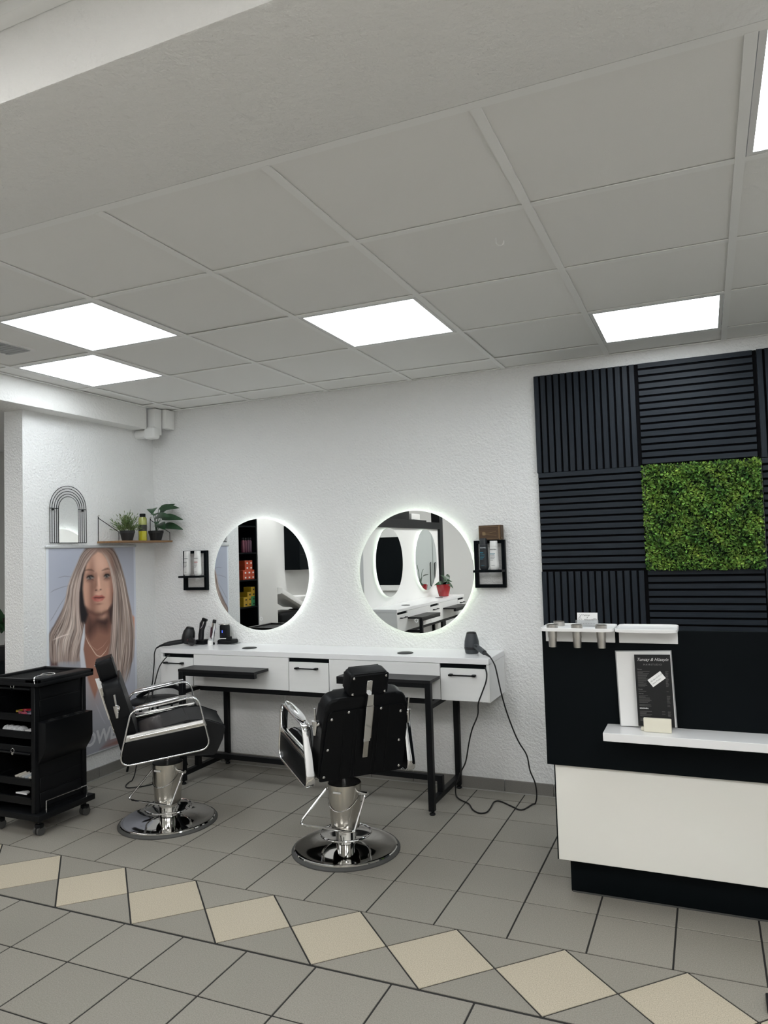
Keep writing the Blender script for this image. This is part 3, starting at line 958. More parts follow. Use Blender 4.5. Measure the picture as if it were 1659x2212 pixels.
    img[:] = top * (1 - k) + bot * k
    blob((0.25, 0.12), 0.30, 0.35, (141, 145, 158), 0.7)
    fill([(0.0, 0.60), (0.10, 0.50), (0.40, 0.52), (0.72, 0.62), (0.80, 0.86), (0.74, 1.0), (0.0, 1.0)], (140, 140, 147), 0.05)
    fill(P['shoulderL'], (78, 54, 52), 0.03)
    fill(P['shoulderR'], (176, 130, 112), 0.02)
    fill(P['blouse'], (146, 146, 152), 0.02)
    fill(P['arm'], (128, 88, 76), 0.03)
    # hair mass, then strand by strand
    hd = sdf(P['hair']) + 0.12 * np.clip((V / asp - 0.50 - 0.10 * (U > 0.5)) / 0.08, 0, 1)
    over(np.clip(0.5 - hd / 0.035, 0, 1), srgb((134, 117, 110)))
    tones = [(190, 174, 164), (172, 154, 144), (150, 132, 123), (122, 104, 97), (94, 78, 73), (62, 49, 47), (70, 56, 53), (204, 192, 184)]
    for side in ('L', 'R'):
        for i in range(420):
            s = rg.random()
            b = rg.choice(tones)
            L_ = lerp_line(Ln['out' + side], Ln['in' + side], s, 18, rg.uniform(0.0, 0.030), rg.choice([0.6, 2.4, 4.0]) + s * 4, 10)
            i0 = rg.choice([0, 0, 1, 3, 5, 8, 10])
            i1 = rg.choice([18, 18, 17, 15, 12])
            if i1 - i0 > 3:
                stroke(L_[i0:i1], rg.uniform(0.0025, 0.009), b, rg.uniform(0.3, 0.8))
    # darker roots
    m = np.clip(0.5 - hd / 0.03, 0, 1) * np.clip(1 - (V / asp) / 0.17, 0, 1) ** 0.8
    over(m * 0.85, srgb((84, 70, 66)))
    for i in range(60):
        side = rg.choice('LR')
        L_ = lerp_line(Ln['out' + side], Ln['in' + side], rg.random(), 18)[:6]
        stroke(L_, rg.uniform(0.003, 0.007), rg.choice([(120, 104, 98), (64, 52, 50), (150, 134, 126)]), 0.5)
    # neck and chest
    fill(P['chest'], (128, 91, 78), 0.02)
    blob((0.50, 0.66), 0.09, 0.20, (154, 112, 96), 0.7)
    blob((0.57, 0.56), 0.05, 0.12, (146, 104, 90), 0.6)
    fill(P['neckshadow'], (52, 35, 33), 0.10, 0.95)
    fill(P['strap'], (182, 182, 188), 0.015)
    fill(P['blouse'], (150, 150, 156), 0.02, 0.35)
    fill(P['shadow'], (26, 22, 25), 0.03)
    # the face
    fill(P['face'], (176, 137, 119), 0.018)
    blob((0.585, 0.075), 0.10, 0.10, (198, 160, 142), 0.75)
    blob((0.475, 0.20), 0.040, 0.26, (112, 78, 68), 0.85)
    blob((0.49, 0.30), 0.05, 0.10, (128, 90, 78), 0.6)
    blob((0.705, 0.24), 0.035, 0.18, (120, 80, 68), 0.75)
    blob((0.70, 0.12), 0.025, 0.12, (128, 92, 80), 0.6)
    blob((0.545, 0.225), 0.040, 0.045, (196, 154, 136), 0.7)
    blob((0.655, 0.225), 0.026, 0.05, (188, 144, 126), 0.6)
    blob((0.60, 0.345), 0.045, 0.025, (190, 148, 130), 0.6)
    for kk in ('L', 'R'):
        e = np.mean(np.array(P['eye' + kk]), axis=0)
        blob((e[0], e[1] - 0.006), 0.050, 0.034, (82, 56, 50), 0.85)
        blob((e[0] + 0.004, e[1] - 0.019), 0.028, 0.010, (150, 110, 96), 0.6)
        blob((e[0], e[1] + 0.016), 0.034, 0.012, (118, 82, 72), 0.6)
        fill(P['eye' + kk], (128, 116, 112), 0.010)
        c = ART['iris' + kk]
        blob(c, 0.015, 0.015, (48, 54, 54), 0.97)
        blob(c, 0.008, 0.008, (10, 10, 12), 0.97)
        blob((c[0] + 0.006, c[1] - 0.003), 0.004, 0.004, (190, 194, 196), 0.7)
        stroke(Ln['lid' + kk], 0.010, (26, 18, 18), 1.0)
        low = [(p_[0], p_[1] + 0.016) for p_ in Ln['lid' + kk]]
        stroke(low, 0.005, (70, 48, 44), 0.6)
        fill(P['brow' + kk], (76, 54, 46), 0.016, 0.95)
    fill(P['nose'], (112, 76, 66), 0.045, 0.85)
    nb = np.array(P['nose'])
    stroke([(nb[0][0] + 0.026, nb[0][1] + 0.005), (nb[0][0] + 0.032, nb[0][1] + 0.06), (nb[0][0] + 0.030, nb[0][1] + 0.085)], 0.014, (206, 166, 148), 0.8)
    blob((nb[3][0] + 0.030, nb[3][1] - 0.014), 0.022, 0.018, (190, 148, 130), 0.7)
    blob((nb[3][0] + 0.008, nb[3][1] - 0.004), 0.012, 0.006, (44, 26, 24), 0.95)
    blob((nb[4][0] + 0.020, nb[4][1] - 0.002), 0.012, 0.006, (56, 34, 32), 0.9)
    fill(P['lips'], (156, 90, 82), 0.012)
    lp = np.mean(np.array(P['lips']), axis=0)
    blob((lp[0] + 0.012, lp[1] + 0.011), 0.032, 0.010, (184, 118, 108), 0.8)
    blob((lp[0] - 0.04, lp[1]), 0.014, 0.012, (120, 66, 60), 0.7)
    stroke(Ln['mouth'], 0.006, (58, 28, 27), 0.95)
    blob((lp[0], lp[1] + 0.030), 0.040, 0.009, (116, 80, 70), 0.75)
    stroke(Ln['jaw'], 0.022, (80, 54, 48), 0.75)
    fill(P['shadow2'], (40, 30, 31), 0.03, 0.9)
    fill(P['shadow'], (26, 22, 25), 0.035, 0.9)
    # loose strands falling over the edges of the face and the shoulder
    for i in range(26):
        stroke(lerp_line(Ln['inL'], Ln['outL'], rg.uniform(0.04, 0.22), 18, 0.006, 1)[rg.choice([1, 2, 4]):rg.choice([11, 14, 18])], rg.uniform(0.003, 0.007), rg.choice([(190, 174, 166), (160, 142, 134), (110, 92, 86)]), 0.55)
        stroke(lerp_line(Ln['inR'], Ln['outR'], rg.uniform(-0.02, 0.16), 18, 0.008, 2)[rg.choice([1, 2, 3]):rg.choice([12, 15, 18])], rg.uniform(0.003, 0.007), rg.choice([(192, 176, 166), (166, 148, 140), (120, 100, 94)]), 0.6)
    for w_ in ('wisp1', 'wisp2', 'wisp3'):
        stroke(Ln[w_], 0.003, (112, 108, 116), 0.8)
    stroke(Ln['wisp4'], 0.005, (206, 192, 186), 0.8)
    stroke(lerp_line(Ln['neck1'], [( (a_[0] + b_[0]) / 2, (a_[1] + b_[1]) / 2) for a_, b_ in zip(Ln['neck1'], Ln['neck1'][1:])], 0.5, 22), 0.0035, (214, 190, 172), 0.85)
    stroke(Ln['neck2'], 0.003, (176, 138, 120), 0.6)
    stroke(Ln['seam'], 0.005, (172, 172, 178), 0.6)
    over(0.45 * np.clip((V / asp - 0.70) / 0.3, 0, 1) * np.clip((0.9 - U) / 0.3, 0, 1), srgb((104, 105, 112)))
    # pale unprinted margin down both sides
    over(np.clip((0.026 - U) / 0.004, 0, 1) * 0.75, srgb((196, 200, 204)))
    over(np.clip((U - 0.974) / 0.004, 0, 1) * 0.65, srgb((186, 190, 198)))
    return np.clip(img * 1.5, 0, 0.85)
PY0, PY1, PZ0, PZ1 = 1.746, 2.555, 0.180, 1.587
NXP, NYP = 280, 487
art = paint_poster(NXP, NYP)
yy = np.linspace(PY0, PY1, NXP)
zz = np.linspace(PZ1, PZ0, NYP)
YY, ZZ = np.meshgrid(yy, zz)
co = np.stack([np.full(YY.size, XL + 0.006), YY.ravel(), ZZ.ravel()], 1)
idx = np.arange(NXP * NYP).reshape(NYP, NXP)
quads = np.stack([idx[1:, :-1], idx[1:, 1:], idx[:-1, 1:], idx[:-1, :-1]], -1).reshape(-1, 4)
me = bpy.data.meshes.new('print')
me.from_pydata(co.tolist(), [], quads.tolist())
ca = me.color_attributes.new('tint', 'FLOAT_COLOR', 'POINT')
buf = np.ones((NXP * NYP, 4), dtype=np.float32)
buf[:, :3] = art.reshape(-1, 3)
ca.data.foreach_set('color', buf.ravel())
M_PRINT = mat('poster_print', (0.5, 0.5, 0.5), 0.5, spec=0.25, attr='tint')
me.materials.append(M_PRINT)
poster = thing('poster', 'tall hanging poster of a woman with long ash blonde hair', 'poster', (XL, (PY0 + PY1) / 2, PZ0))
link('print', me, poster)
MB().box(XL + 0.001, XL + 0.0055, PY0 - 0.002, PY1 + 0.002, PZ0, PZ1).build('sheet', M_PAPER, poster)
M_ALU = mat('poster_rail', (0.55, 0.56, 0.57), 0.4, 0.6)
MB().box(XL + 0.001, XL + 0.014, PY0 - 0.008, PY1 + 0.004, PZ1 - 0.006, PZ1 + 0.012, bevel=0.003, seg=1).build('hanging_rail', M_ALU, poster)
MB().box(XL + 0.001, XL + 0.010, PY0 - 0.004, PY1 + 0.004, PZ0 - 0.010, PZ0 + 0.003, bevel=0.002, seg=1).build('bottom_rail', M_ALU, poster)
MPOST = Matrix(((0, 0, 1, XL + 0.0064), (1, 0, 0, 0), (0, 1, 0, 0), (0, 0, 0, 1)))
M_POSTTEXT = mat('poster_lettering', (0.62, 0.62, 0.64), 0.5)
text('lettering', 'POWER', 0.125, Matrix.Translation((0, PY0 + 0.235, PZ0 + 0.058)) @ MPOST, M_POSTTEXT, poster, shear=0.12, bold=0.004)
# ------------------------------------------------------------------ hydraulic styling chairs (local: facing +x, +y to the sitter's left)
def tilt_pt(u, z):
    return (u, z)

def styling_chair(label, loc, rz, twist):
    t = thing('styling_chair', label, 'chair', loc, rz, 'hydraulic styling chairs')
    P = lambda mb, n, m, par=None, ang=38: mb.build(n, m, par or t, world=False, ang=ang)
    # base, column
    base = P(MB().lathe([(0.2755, 0.0), (0.2755, 0.006), (0.270, 0.013), (0.262, 0.016), (0.250, 0.0165)], n=72, cap=False), 'base_rim', M_RUBBER)
    P(MB().lathe([(0.262, 0.0165), (0.258, 0.021), (0.248, 0.0225), (0.235, 0.021), (0.18, 0.025), (0.11, 0.031), (0.06, 0.038), (0.001, 0.04)], n=72), 'base_plate', M_STEELPOL)
    P(MB().lathe([(0.052, 0.032), (0.052, 0.125)], n=36), 'inner_column', M_STEELPOL)
    col = P(MB().lathe([(0.071, 0.112), (0.073, 0.120), (0.086, 0.322), (0.086, 0.334), (0.082, 0.336)], n=48, cap=False), 'column', M_STEEL)
    P(MB().lathe([(0.0825, 0.331), (0.0825, 0.3345), (0.001, 0.3345)], n=40), 'column_lid', mat('dark_cap', (0.03, 0.03, 0.03), 0.4) if 'dark_cap' not in bpy.data.materials else bpy.data.materials['dark_cap'])
    P(MB().lathe([(0.016, 0.330), (0.016, 0.405)], n=20), 'piston', M_CHROME)
    ring = [(0.128 * math.cos(R(a)), 0.128 * math.sin(R(a)), 0.083) for a in range(0, 360, 10)]
    P(MB().sweep(ring, 0.0055, 8, closed=True), 'foot_ring', M_CHROME)
    # pedal loop: same direction in the room for both chairs
    Mt = Matrix.Rotation(twist, 4, 'Z')
    pts = [(0.092, -0.006, 0.292), (0.118, -0.010, 0.292), (0.122, -0.016, 0.284), (0.089, -0.085, 0.122), (-0.232, -0.070, 0.118), (-0.112, 0.016, 0.285), (-0.092, 0.012, 0.292)]
    path = [Mt @ p for p in rounded([Vector(p) for p in pts], 0.018, 4, closed=False)]
    P(MB().sweep(path, 0.0052, 8), 'pedal', M_CHROME)
    pv = [Mt @ Vector(p) for p in ((0.082, -0.006, 0.292), (0.135, -0.013, 0.292))]
    P(MB().sweep(pv, 0.009, 10), 'pedal_pivot', M_CHROME)
    wire = []
    for k in range(0, 13):
        a = R(-4 - 172 * k / 12)
        zz_ = 0.285 - 0.075 * math.sin(math.pi * k / 12) ** 0.8
        rr_ = 0.073 + (zz_ - 0.12) / 0.202 * 0.013 + 0.004
        wire.append(Mt @ Vector((rr_ * math.cos(a), rr_ * math.sin(a), zz_)))
    P(MB().sweep(wire, 0.0018, 5), 'spring_wire', M_CHROME)
    st = MB()
    st.box(-0.022, 0.022, -0.0875, -0.0845, 0.300, 0.309, M=Mt)
    P(st, 'sticker', M_WHITE)
    # seat
    P(MB().box(-0.06, 0.14, -0.08, 0.08, 0.394, 0.412, bevel=0.006), 'seat_plate', M_BLACK)
    MXZ = Matrix(((1, 0, 0, 0), (0, 0, -1, 0), (0, 1, 0, 0), (0, 0, 0, 1)))     # local xy -> x,z ; extrude along -y
    prof = rounded([Vector((-0.16, 0.425, 0)), Vector((-0.16, 0.535, 0)), Vector((-0.03, 0.572, 0)), Vector((0.10, 0.596, 0)), Vector((0.205, 0.592, 0)), Vector((0.306, 0.548, 0)),
                    Vector((0.290, 0.48, 0)), Vector((0.248, 0.395, 0)), Vector((0.17, 0.402, 0))], [0.02, 0.03, 0.10, 0.12, 0.10, 0.014, 0.08, 0.03, 0.02], 8)
    seat = P(MB().prism([(p.x, p.y) for p in prof], -0.212, 0.212, M=MXZ, bevel=0.018, seg=3), 'seat', M_LEATHER_SEAT, ang=50)
    seam = [(p.x, p.y) for p in prof][9:52]
    for s in (-1, 1):
        mb = MB().sweep([(x * 1.0, s * 0.196, z + 0.001) for x, z in seam], 0.0028, 6)
        mb.build('piping', M_LEATHER, seat, world=False)
    # backrest: its own leaning frame, b up the back, n out of its rear face
    al = R(16.5)
    ax, nx_ = Vector((-math.sin(al), 0, math.cos(al))), Vector((-math.cos(al), 0, -math.sin(al)))
    o0 = Vector((-0.232, 0, 0.432))
    MB_ = Matrix(((0, ax.x, nx_.x, o0.x), (1, ax.y, nx_.y, o0.y), (0, ax.z, nx_.z, o0.z), (0, 0, 0, 1)))   # local (lateral, up, rearward)
    body = rounded([Vector((-0.222, 0.0, 0)), Vector((0.222, 0.0, 0)), Vector((0.222, 0.22, 0)), Vector((0.205, 0.412, 0)), Vector((-0.205, 0.412, 0)), Vector((-0.222, 0.22, 0))],
                   [0.02, 0.02, 0.3, 0.07, 0.07, 0.3], 6)
    back = P(MB().prism([(p.x, p.y) for p in body], -0.100, -0.004, M=MB_, bevel=0.036, seg=5), 'backrest', M_LEATHER, ang=50)
    pan = rounded([Vector((-0.216, -0.004, 0)), Vector((0.216, -0.004, 0)), Vector((0.195, 0.352, 0)), Vector((-0.195, 0.352, 0))], [0.008, 0.008, 0.03, 0.03], 4)
    panel = P(MB().prism([(p.x, p.y) for p in pan], -0.004, 0.004, M=MB_, bevel=0.002, seg=1), 'back_panel', M_LEATHER)
    for x in (-0.115, -0.062, -0.045, 0.045, 0.062, 0.115):
        mb = MB().box(x - 0.0022, x + 0.0022, 0.004, 0.346, 0.003, 0.0062, bevel=0.001, seg=1, M=MB_)
        mb.build('pleat', M_LEATHER, panel, world=False)
    for x, h in ((-0.195, 0.02), (0.195, 0.02), (-0.182, 0.16), (0.186, 0.16), (-0.175, 0.315), (0.178, 0.315), (-0.07, 0.342), (0.095, 0.342)):
        mb = MB().lathe([(0.0068, 0.004), (0.0068, 0.0065), (0.0035, 0.0085), (0.001, 0.0088)], n=12, M=MB_ @ Matrix.Translation((x, h, 0)))
        mb.build('screw', M_CHROME, panel, world=False)
    # recline levers on both sides of the back
    for s in (-1, 1):
        Ml = MB_ @ Matrix.Translation((s * 0.224, 0.275, -0.045))
        mb = MB().sweep([Ml @ Vector((s * 0.0, 0, 0)), Ml @ Vector((s * 0.016, 0, 0))], 0.017, 16)
        mb.sweep([Ml @ Vector((s * 0.016, 0.015, 0)), Ml @ Vector((s * 0.018, -0.05, 0.012))], [0.017, 0.007], 12)
        mb.sweep([Ml @ Vector((s * 0.014, 0.0, 0)), Ml @ Vector((s * 0.02, 0.075, -0.01))], 0.0055, 10)
        P(mb, 'recline_lever', M_CHROME)
    # headrest and its sliding bracket
    hb = rounded([Vector((-0.098, 0.408, 0)), Vector((0.098, 0.408, 0)), Vector((0.098, 0.525, 0)), Vector((-0.098, 0.525, 0))], 0.022, 4)
    head = P(MB().prism([(p.x, p.y) for p in hb], -0.090, -0.004, M=MB_, bevel=0.034, seg=5), 'headrest', M_LEATHER, ang=50)
    MB().box(-0.097, 0.097, 0.418, 0.520, -0.012, 0.0, bevel=0.004, seg=1, M=MB_).build('headrest_panel', M_LEATHER, head, world=False)
    for x, h in ((-0.082, 0.428), (0.082, 0.428), (-0.082, 0.508), (0.082, 0.508)):
        MB().lathe([(0.0062, 0.0), (0.0062, 0.003), (0.001, 0.005)], n=12, M=MB_ @ Matrix.Translation((x, h, 0))).build('screw', M_CHROME, head, world=False)
    mb = MB()
    mb.box(-0.014, 0.014, 0.425, 0.490, 0.0, 0.004, bevel=0.001, seg=1, M=MB_)
    mb.prism([(-0.014, 0.430), (0.014, 0.430), (0.017, 0.370), (-0.017, 0.370)], 0.003, 0.028, M=MB_)
    mb.box(-0.017, 0.017, 0.19, 0.376, 0.021, 0.028, bevel=0.001, seg=1, M=MB_)
    br = P(mb, 'headrest_bracket', M_CHROME)
    MB().box(-0.024, -0.012, 0.20, 0.372, 0.004, 0.0215, bevel=0.001, seg=1, M=MB_).build('guide_rail', M_STEEL, br, world=False)
    MB().box(-0.013, 0.013, 0.105, 0.20, 0.019, 0.024, bevel=0.001, seg=1, M=MB_).build('slide_bar', M_STEEL, br, world=False)
    # arms: flat chrome loop, padded top, upholstered side panel under a grooved rail
    loop = [Vector((-0.262, 0, 0.405)), Vector((-0.196, 0, 0.692)), Vector((0.150, 0, 0.742)), Vector((0.216, 0, 0.452))]
    for s in (-1, 1):
        yl = s * 0.262
        path = [(p.x, yl, p.z) for p in rounded(loop, [0.055, 0.05, 0.06, 0.055], 8)]
        arm = P(MB().sweep(path, 0, 12, closed=True, flat=(0.022, 0.0052), up=(0, 1, 0)), 'arm_frame', M_CHROME, ang=60)
        d = Vector((0.30, 0, 0.045)).normalized()
        a0, a1 = Vector((-0.172, yl, 0.7085)), Vector((0.112, yl, 0.7500))
        pr = [a0.lerp(a1, k / 8) for k in range(9)]
        rr_ = [0.010, 0.020, 0.024, 0.0255, 0.026, 0.0255, 0.024, 0.020, 0.010]
        rings = []
        nrm = d.cross(Vector((0, 1, 0))).normalized()
        for q, w in zip(pr, rr_):
            rings.append([q + Vector((0, 1, 0)) * (w * math.cos(R(30 * k))) + nrm * (-0.0065 * math.sin(R(30 * k)) * (w / 0.026)) for k in range(12)])
        mb = MB()
        mb.ring_loft(rings)
        mb.build('arm_pad', M_CHROME, arm, world=False, ang=60)
        zl = lambda x, z0, z1: z0 + (x + 0.235) / 0.43 * (z1 - z0)
        side = rounded([Vector((-0.254, 0.412, 0)), Vector((-0.226, 0.530, 0)), Vector((0.194, 0.576, 0)), Vector((0.212, 0.458, 0))], [0.05, 0.012, 0.012, 0.05], 6)
        mb = MB().prism([(p.x, p.y) for p in side], -yl - 0.015, -yl + 0.015, M=MXZ, bevel=0.008, seg=3)
        P(mb, 'side_panel', M_LEATHER, ang=50)
        rail = [(-0.228, 0.530), (-0.2185, 0.566), (0.186, 0.608), (0.197, 0.575)]
        rl = P(MB().prism(rail, -yl - 0.011, -yl + 0.011, M=MXZ, bevel=0.003, seg=2), 'arm_rail', M_CHROME)
        gr = [(-0.205, 0.541), (-0.203, 0.553), (0.176, 0.594), (0.178, 0.582)]
        MB().prism(gr, -yl - 0.0125, -yl + 0.0125, M=MXZ, bevel=0.002, seg=1).build('rail_groove', M_STEEL, rl, world=False)
        P(MB().sweep([(-0.02, s * 0.20, 0.402), (-0.02, yl, 0.43)], 0.010, 8), 'arm_bolt', M_BLACK)
    return t
A1, A2 = R(43), R(138)
styling_chair('black styling chair seen side-on beside the poster', (0.096, 1.685, 0), A1, -A1)
styling_chair('black styling chair seen from behind, nearest the reception counter', (1.235, 1.675, 0), A2, -A2)

# ------------------------------------------------------------------ black salon trolley
t = thing('salon_trolley', 'black plastic salon trolley on castors with open trays', 'trolley', (-0.62, 1.43, 0))
TX0, TX1, TY0, TY1 = -0.795, -0.455, 1.255, 1.625
pl = MB().box(TX0 - 0.03, TX1 + 0.045, TY0 - 0.015, TY1 + 0.02, 0.083, 0.118, bevel=0.006).build('base_platform', M_PLASTIC, t)
for x in (-0.755, -0.452):
    for y in (1.278, 1.602):
        mb = MB()
        mb.cyl((x, y, 0.06), (x, y, 0.084), 0.010, n=12)
        mb.box(x - 0.020, x + 0.020, y - 0.018, y + 0.020, 0.034, 0.062, bevel=0.008)
        w = mb.build('castor', M_PLASTIC, t)
        mb = MB()
        for s in (-1, 1):
            mb.sweep([(x + s * 0.006, y, 0.025), (x + s * 0.019, y, 0.025)], 0.025, 20)
        mb.build('wheel', M_RUBBER, w)
for x in (TX0, TX1 - 0.03):
    for y in (TY0, TY1 - 0.03):
        MB().box(x, x + 0.03, y, y + 0.03, 0.118, 0.812, bevel=0.003, seg=1).build('corner_post', M_PLASTIC, t)
MB().box(TX0 + 0.03, TX1 - 0.03, TY1 - 0.012, TY1 - 0.006, 0.118, 0.81).build('back_panel', M_PLASTIC, t)
for x in (TX0 + 0.008, TX1 - 0.012):
    sp = MB().box(x - 0.003, x + 0.003, TY0 + 0.03, TY1 - 0.03, 0.118, 0.81).build('side_panel', M_PLASTIC, t)
    for z0, z1 in ((0.735, 0.80), (0.635, 0.728), (0.225, 0.30), (0.135, 0.218)):
        MB().box(x - 0.006, x + 0.006, TY0 + 0.04, TY1 - 0.04, z0, z1, bevel=0.002, seg=1).build('raised_rib', M_PLASTIC, sp)
# top tray with a ribbed mat and a chrome ring holder
mb = MB()
mb.box(TX0 - 0.015, TX1 + 0.04, TY0 - 0.015, TY1 + 0.02, 0.812, 0.836, bevel=0.004)
for a in ((TX0 - 0.015, TX0 + 0.010, TY0 - 0.015, TY1 + 0.02), (TX1 - 0.055, TX1 + 0.04, TY0 - 0.015, TY1 + 0.02), (TX0 - 0.015, TX1 + 0.04, TY0 - 0.015, TY0 + 0.012), (TX0 - 0.015, TX1 + 0.04, TY1 - 0.005, TY1 + 0.02)):
    mb.box(a[0], a[1], a[2], a[3], 0.830, 0.852, bevel=0.004)
top = mb.build('top_tray', M_PLASTIC, t)
for i in range(22):
    x = TX0 + 0.02 + i * 0.0118
    MB().box(x, x + 0.005, TY0 + 0.02, TY1 - 0.01, 0.836, 0.839).build('mat_rib', M_PLASTIC, top)
rc = Vector((-0.452, 1.345, 0.866))
mb = MB().sweep([(rc.x + 0.036 * math.cos(R(a)), rc.y + 0.036 * math.sin(R(a)), rc.z) for a in range(0, 360, 12)], 0.0035, 8, closed=True)
mb.sweep(smooth_path([(rc.x + 0.0, rc.y - 0.036, rc.z), (rc.x + 0.004, rc.y - 0.085, rc.z), (rc.x + 0.012, rc.y - 0.105, 0.858), (rc.x + 0.018, rc.y - 0.107, 0.83)], 4), 0.0032, 8)
mb.build('dryer_ring', M_CHROME, t)
# side bin with three holes
BX0, BX1 = TX1 - 0.004, -0.392
MP = Matrix(((1, 0, 0, 0), (0, 0, 1, 0), (0, 1, 0, 0), (0, 0, 0, 1)))     # local xy -> x,z ; extrude along y
bp = [(BX0, 0.612), (BX1, 0.612), (BX1, 0.475), (BX1 - 0.02, 0.435), (BX0 + 0.012, 0.385), (BX0, 0.380)]
bn = MB().prism(bp, 1.272, 1.612, M=MP, bevel=0.004, seg=2).build('side_bin', M_PLASTIC, t)
for y, r_ in ((1.345, 0.024), (1.44, 0.018), (1.535, 0.024)):
    MB().lathe([(r_, 0.6115), (r_, 0.6150), (r_ - 0.004, 0.6155), (r_ - 0.005, 0.6125), (0.001, 0.6125)], (-0.426, y, 0), 20).build('bin_hole', mat('deep_black', (0.002, 0.002, 0.002), 0.6) if 'deep_black' not in bpy.data.materials else bpy.data.materials['deep_black'], bn)
# chrome towel rail at the foot
MB().sweep(rounded([(-0.422, 1.30, 0.118), (-0.422, 1.30, 0.182), (-0.422, 1.592, 0.178), (-0.422, 1.592, 0.118)], 0.006, 4, closed=False), 0.003, 8).build('towel_rail', M_CHROME, t)
# flap lids with ring locks, and the pull-out trays
for z in (0.795, 0.440):
    f = MB().box(TX0 + 0.032, TX1 - 0.034, TY0 - 0.006, TY0 + 0.09, z - 0.006, z + 0.004, bevel=0.002, seg=1).build('flap_lid', M_PLASTIC, t)
    lx = -0.612
    mb = MB().cyl((lx, TY0 - 0.014, z - 0.002), (lx, TY0 - 0.005, z - 0.002), 0.008, n=14)
    mb.sweep([(lx + 0.012 * math.cos(R(a)), TY0 - 0.012, z + 0.014 + 0.012 * math.sin(R(a))) for a in range(0, 360, 24)], 0.0014, 5, closed=True)
    mb.build('ring_lock', M_CHROME, f)
MB().box(TX0 + 0.032, TX1 - 0.032, TY0 + 0.004, TY0 + 0.012, 0.446, 0.480, bevel=0.002, seg=1).build('divider_bar', M_PLASTIC, t)
TRAYS = (0.615, 0.520, 0.262, 0.160)
for z in TRAYS:
    mb = MB()
    mb.box(TX0 + 0.034, TX1 - 0.036, TY0 + 0.01, TY1 - 0.03, z, z + 0.004)
    for a in ((TX0 + 0.034, TX0 + 0.038, TY0 + 0.01, TY1 - 0.03), (TX1 - 0.040, TX1 - 0.036, TY0 + 0.01, TY1 - 0.03), (TX0 + 0.034, TX1 - 0.036, TY0 + 0.006, TY0 + 0.012), (TX0 + 0.034, TX1 - 0.036, TY1 - 0.034, TY1 - 0.03)):
        mb.box(a[0], a[1], a[2], a[3], z, z + 0.038)
    mb.box(TX0 + 0.034, TX1 - 0.036, TY0 + 0.0, TY0 + 0.012, z + 0.032, z + 0.040)
    mb.build('pull_out_tray', M_PLASTIC, t)
# what lies in the trays
def clip(label, loc, rz, col, L=0.05):
    o = thing('hair_clip', label, 'hair clip', loc, rz)
    m = mat('clip_' + label.split()[0], col, 0.35)
    for s in (-1, 1):
        MB().prism(rounded([Vector((0, -0.006, 0)), Vector((L, -0.002, 0)), Vector((L, 0.002, 0)), Vector((0, 0.006, 0))], 0.002, 2), 0.0 if s < 0 else 0.007, 0.003 if s < 0 else 0.010).build('jaw', m, o, world=False)
    MB().cyl((0.014, -0.006, 0.005), (0.014, 0.006, 0.005), 0.004, n=10).build('hinge', M_STEEL, o, world=False)
clip('red hair clip lying on top in the upper trolley tray', (-0.595, 1.30, 0.662), R(20), (0.45, 0.02, 0.04), 0.06)
clip('crimson hair clip partly under the red one in the upper trolley tray', (-0.565, 1.285, 0.652), R(140), (0.35, 0.015, 0.06), 0.055)
clip('yellow hair clip at the end of the upper trolley tray', (-0.652, 1.30, 0.652), R(60), (0.5, 0.34, 0.04), 0.045)
clip('pink hair clip at the front of the upper trolley tray', (-0.600, 1.278, 0.652), R(0), (0.5, 0.10, 0.16), 0.06)
mb = MB().box(-0.615, -0.515, 1.275, 1.36, 0.6195, 0.650, bevel=0.008)
tag(mb.build('clip_box', mat('clear_lilac_box', (0.45, 0.45, 0.6), 0.3)), 'flat lilac plastic box in the upper trolley tray', 'box')
mb = MB()
rnd = random.Random(8)
for k in range(7):
    mb.ball((-0.735 + k * 0.022, 1.31 + 0.008 * (k % 2), 0.5495), 0.018, 0.03, 0.0245, 10)
tag(mb.build('plastic_bag', mat('crumpled_clear_bag', (0.55, 0.56, 0.58), 0.3, bump=(60, 0.8, 0.01))), 'crumpled clear plastic bag in the second trolley tray', 'bag')
tag(MB().box(-0.578, -0.503, 1.29, 1.36, 0.5245, 0.560, bevel=0.01, seg=2).build('cotton_pack', mat('white_cotton_pack', (0.6, 0.6, 0.6), 0.7, bump=(80, 0.6, 0.006))), 'white cotton pack beside the crumpled bag in the trolley', 'pack')
for k, (col, nm) in enumerate((((0.45, 0.42, 0.38), 'beige'), ((0.42, 0.40, 0.36), 'tan'), ((0.40, 0.40, 0.40), 'grey'), ((0.35, 0.38, 0.42), 'blue grey'), ((0.5, 0.48, 0.44), 'cream'))):
    x = -0.63 + k * 0.026
    o = MB().sweep([(x, 1.275, 0.300), (x + 0.028, 1.325, 0.312)], 0.009, 12).build('hair_roller', mat('roller_' + nm.replace(' ', '_'), col, 0.7))
    tag(o, nm + ' hair roller in the third trolley tray', 'hair roller', 'hair rollers in the trolley')
    o2 = None
tag(MB().prism([(-0.645, 0.0), (-0.56, 0.0), (-0.575, 0.035), (-0.60, 0.045)], 0.164, 0.172, M=Matrix.Translation((0, 1.29, 0.0375))).build('folded_card', M_PAPER), 'folded white paper in the lowest trolley tray', 'paper')

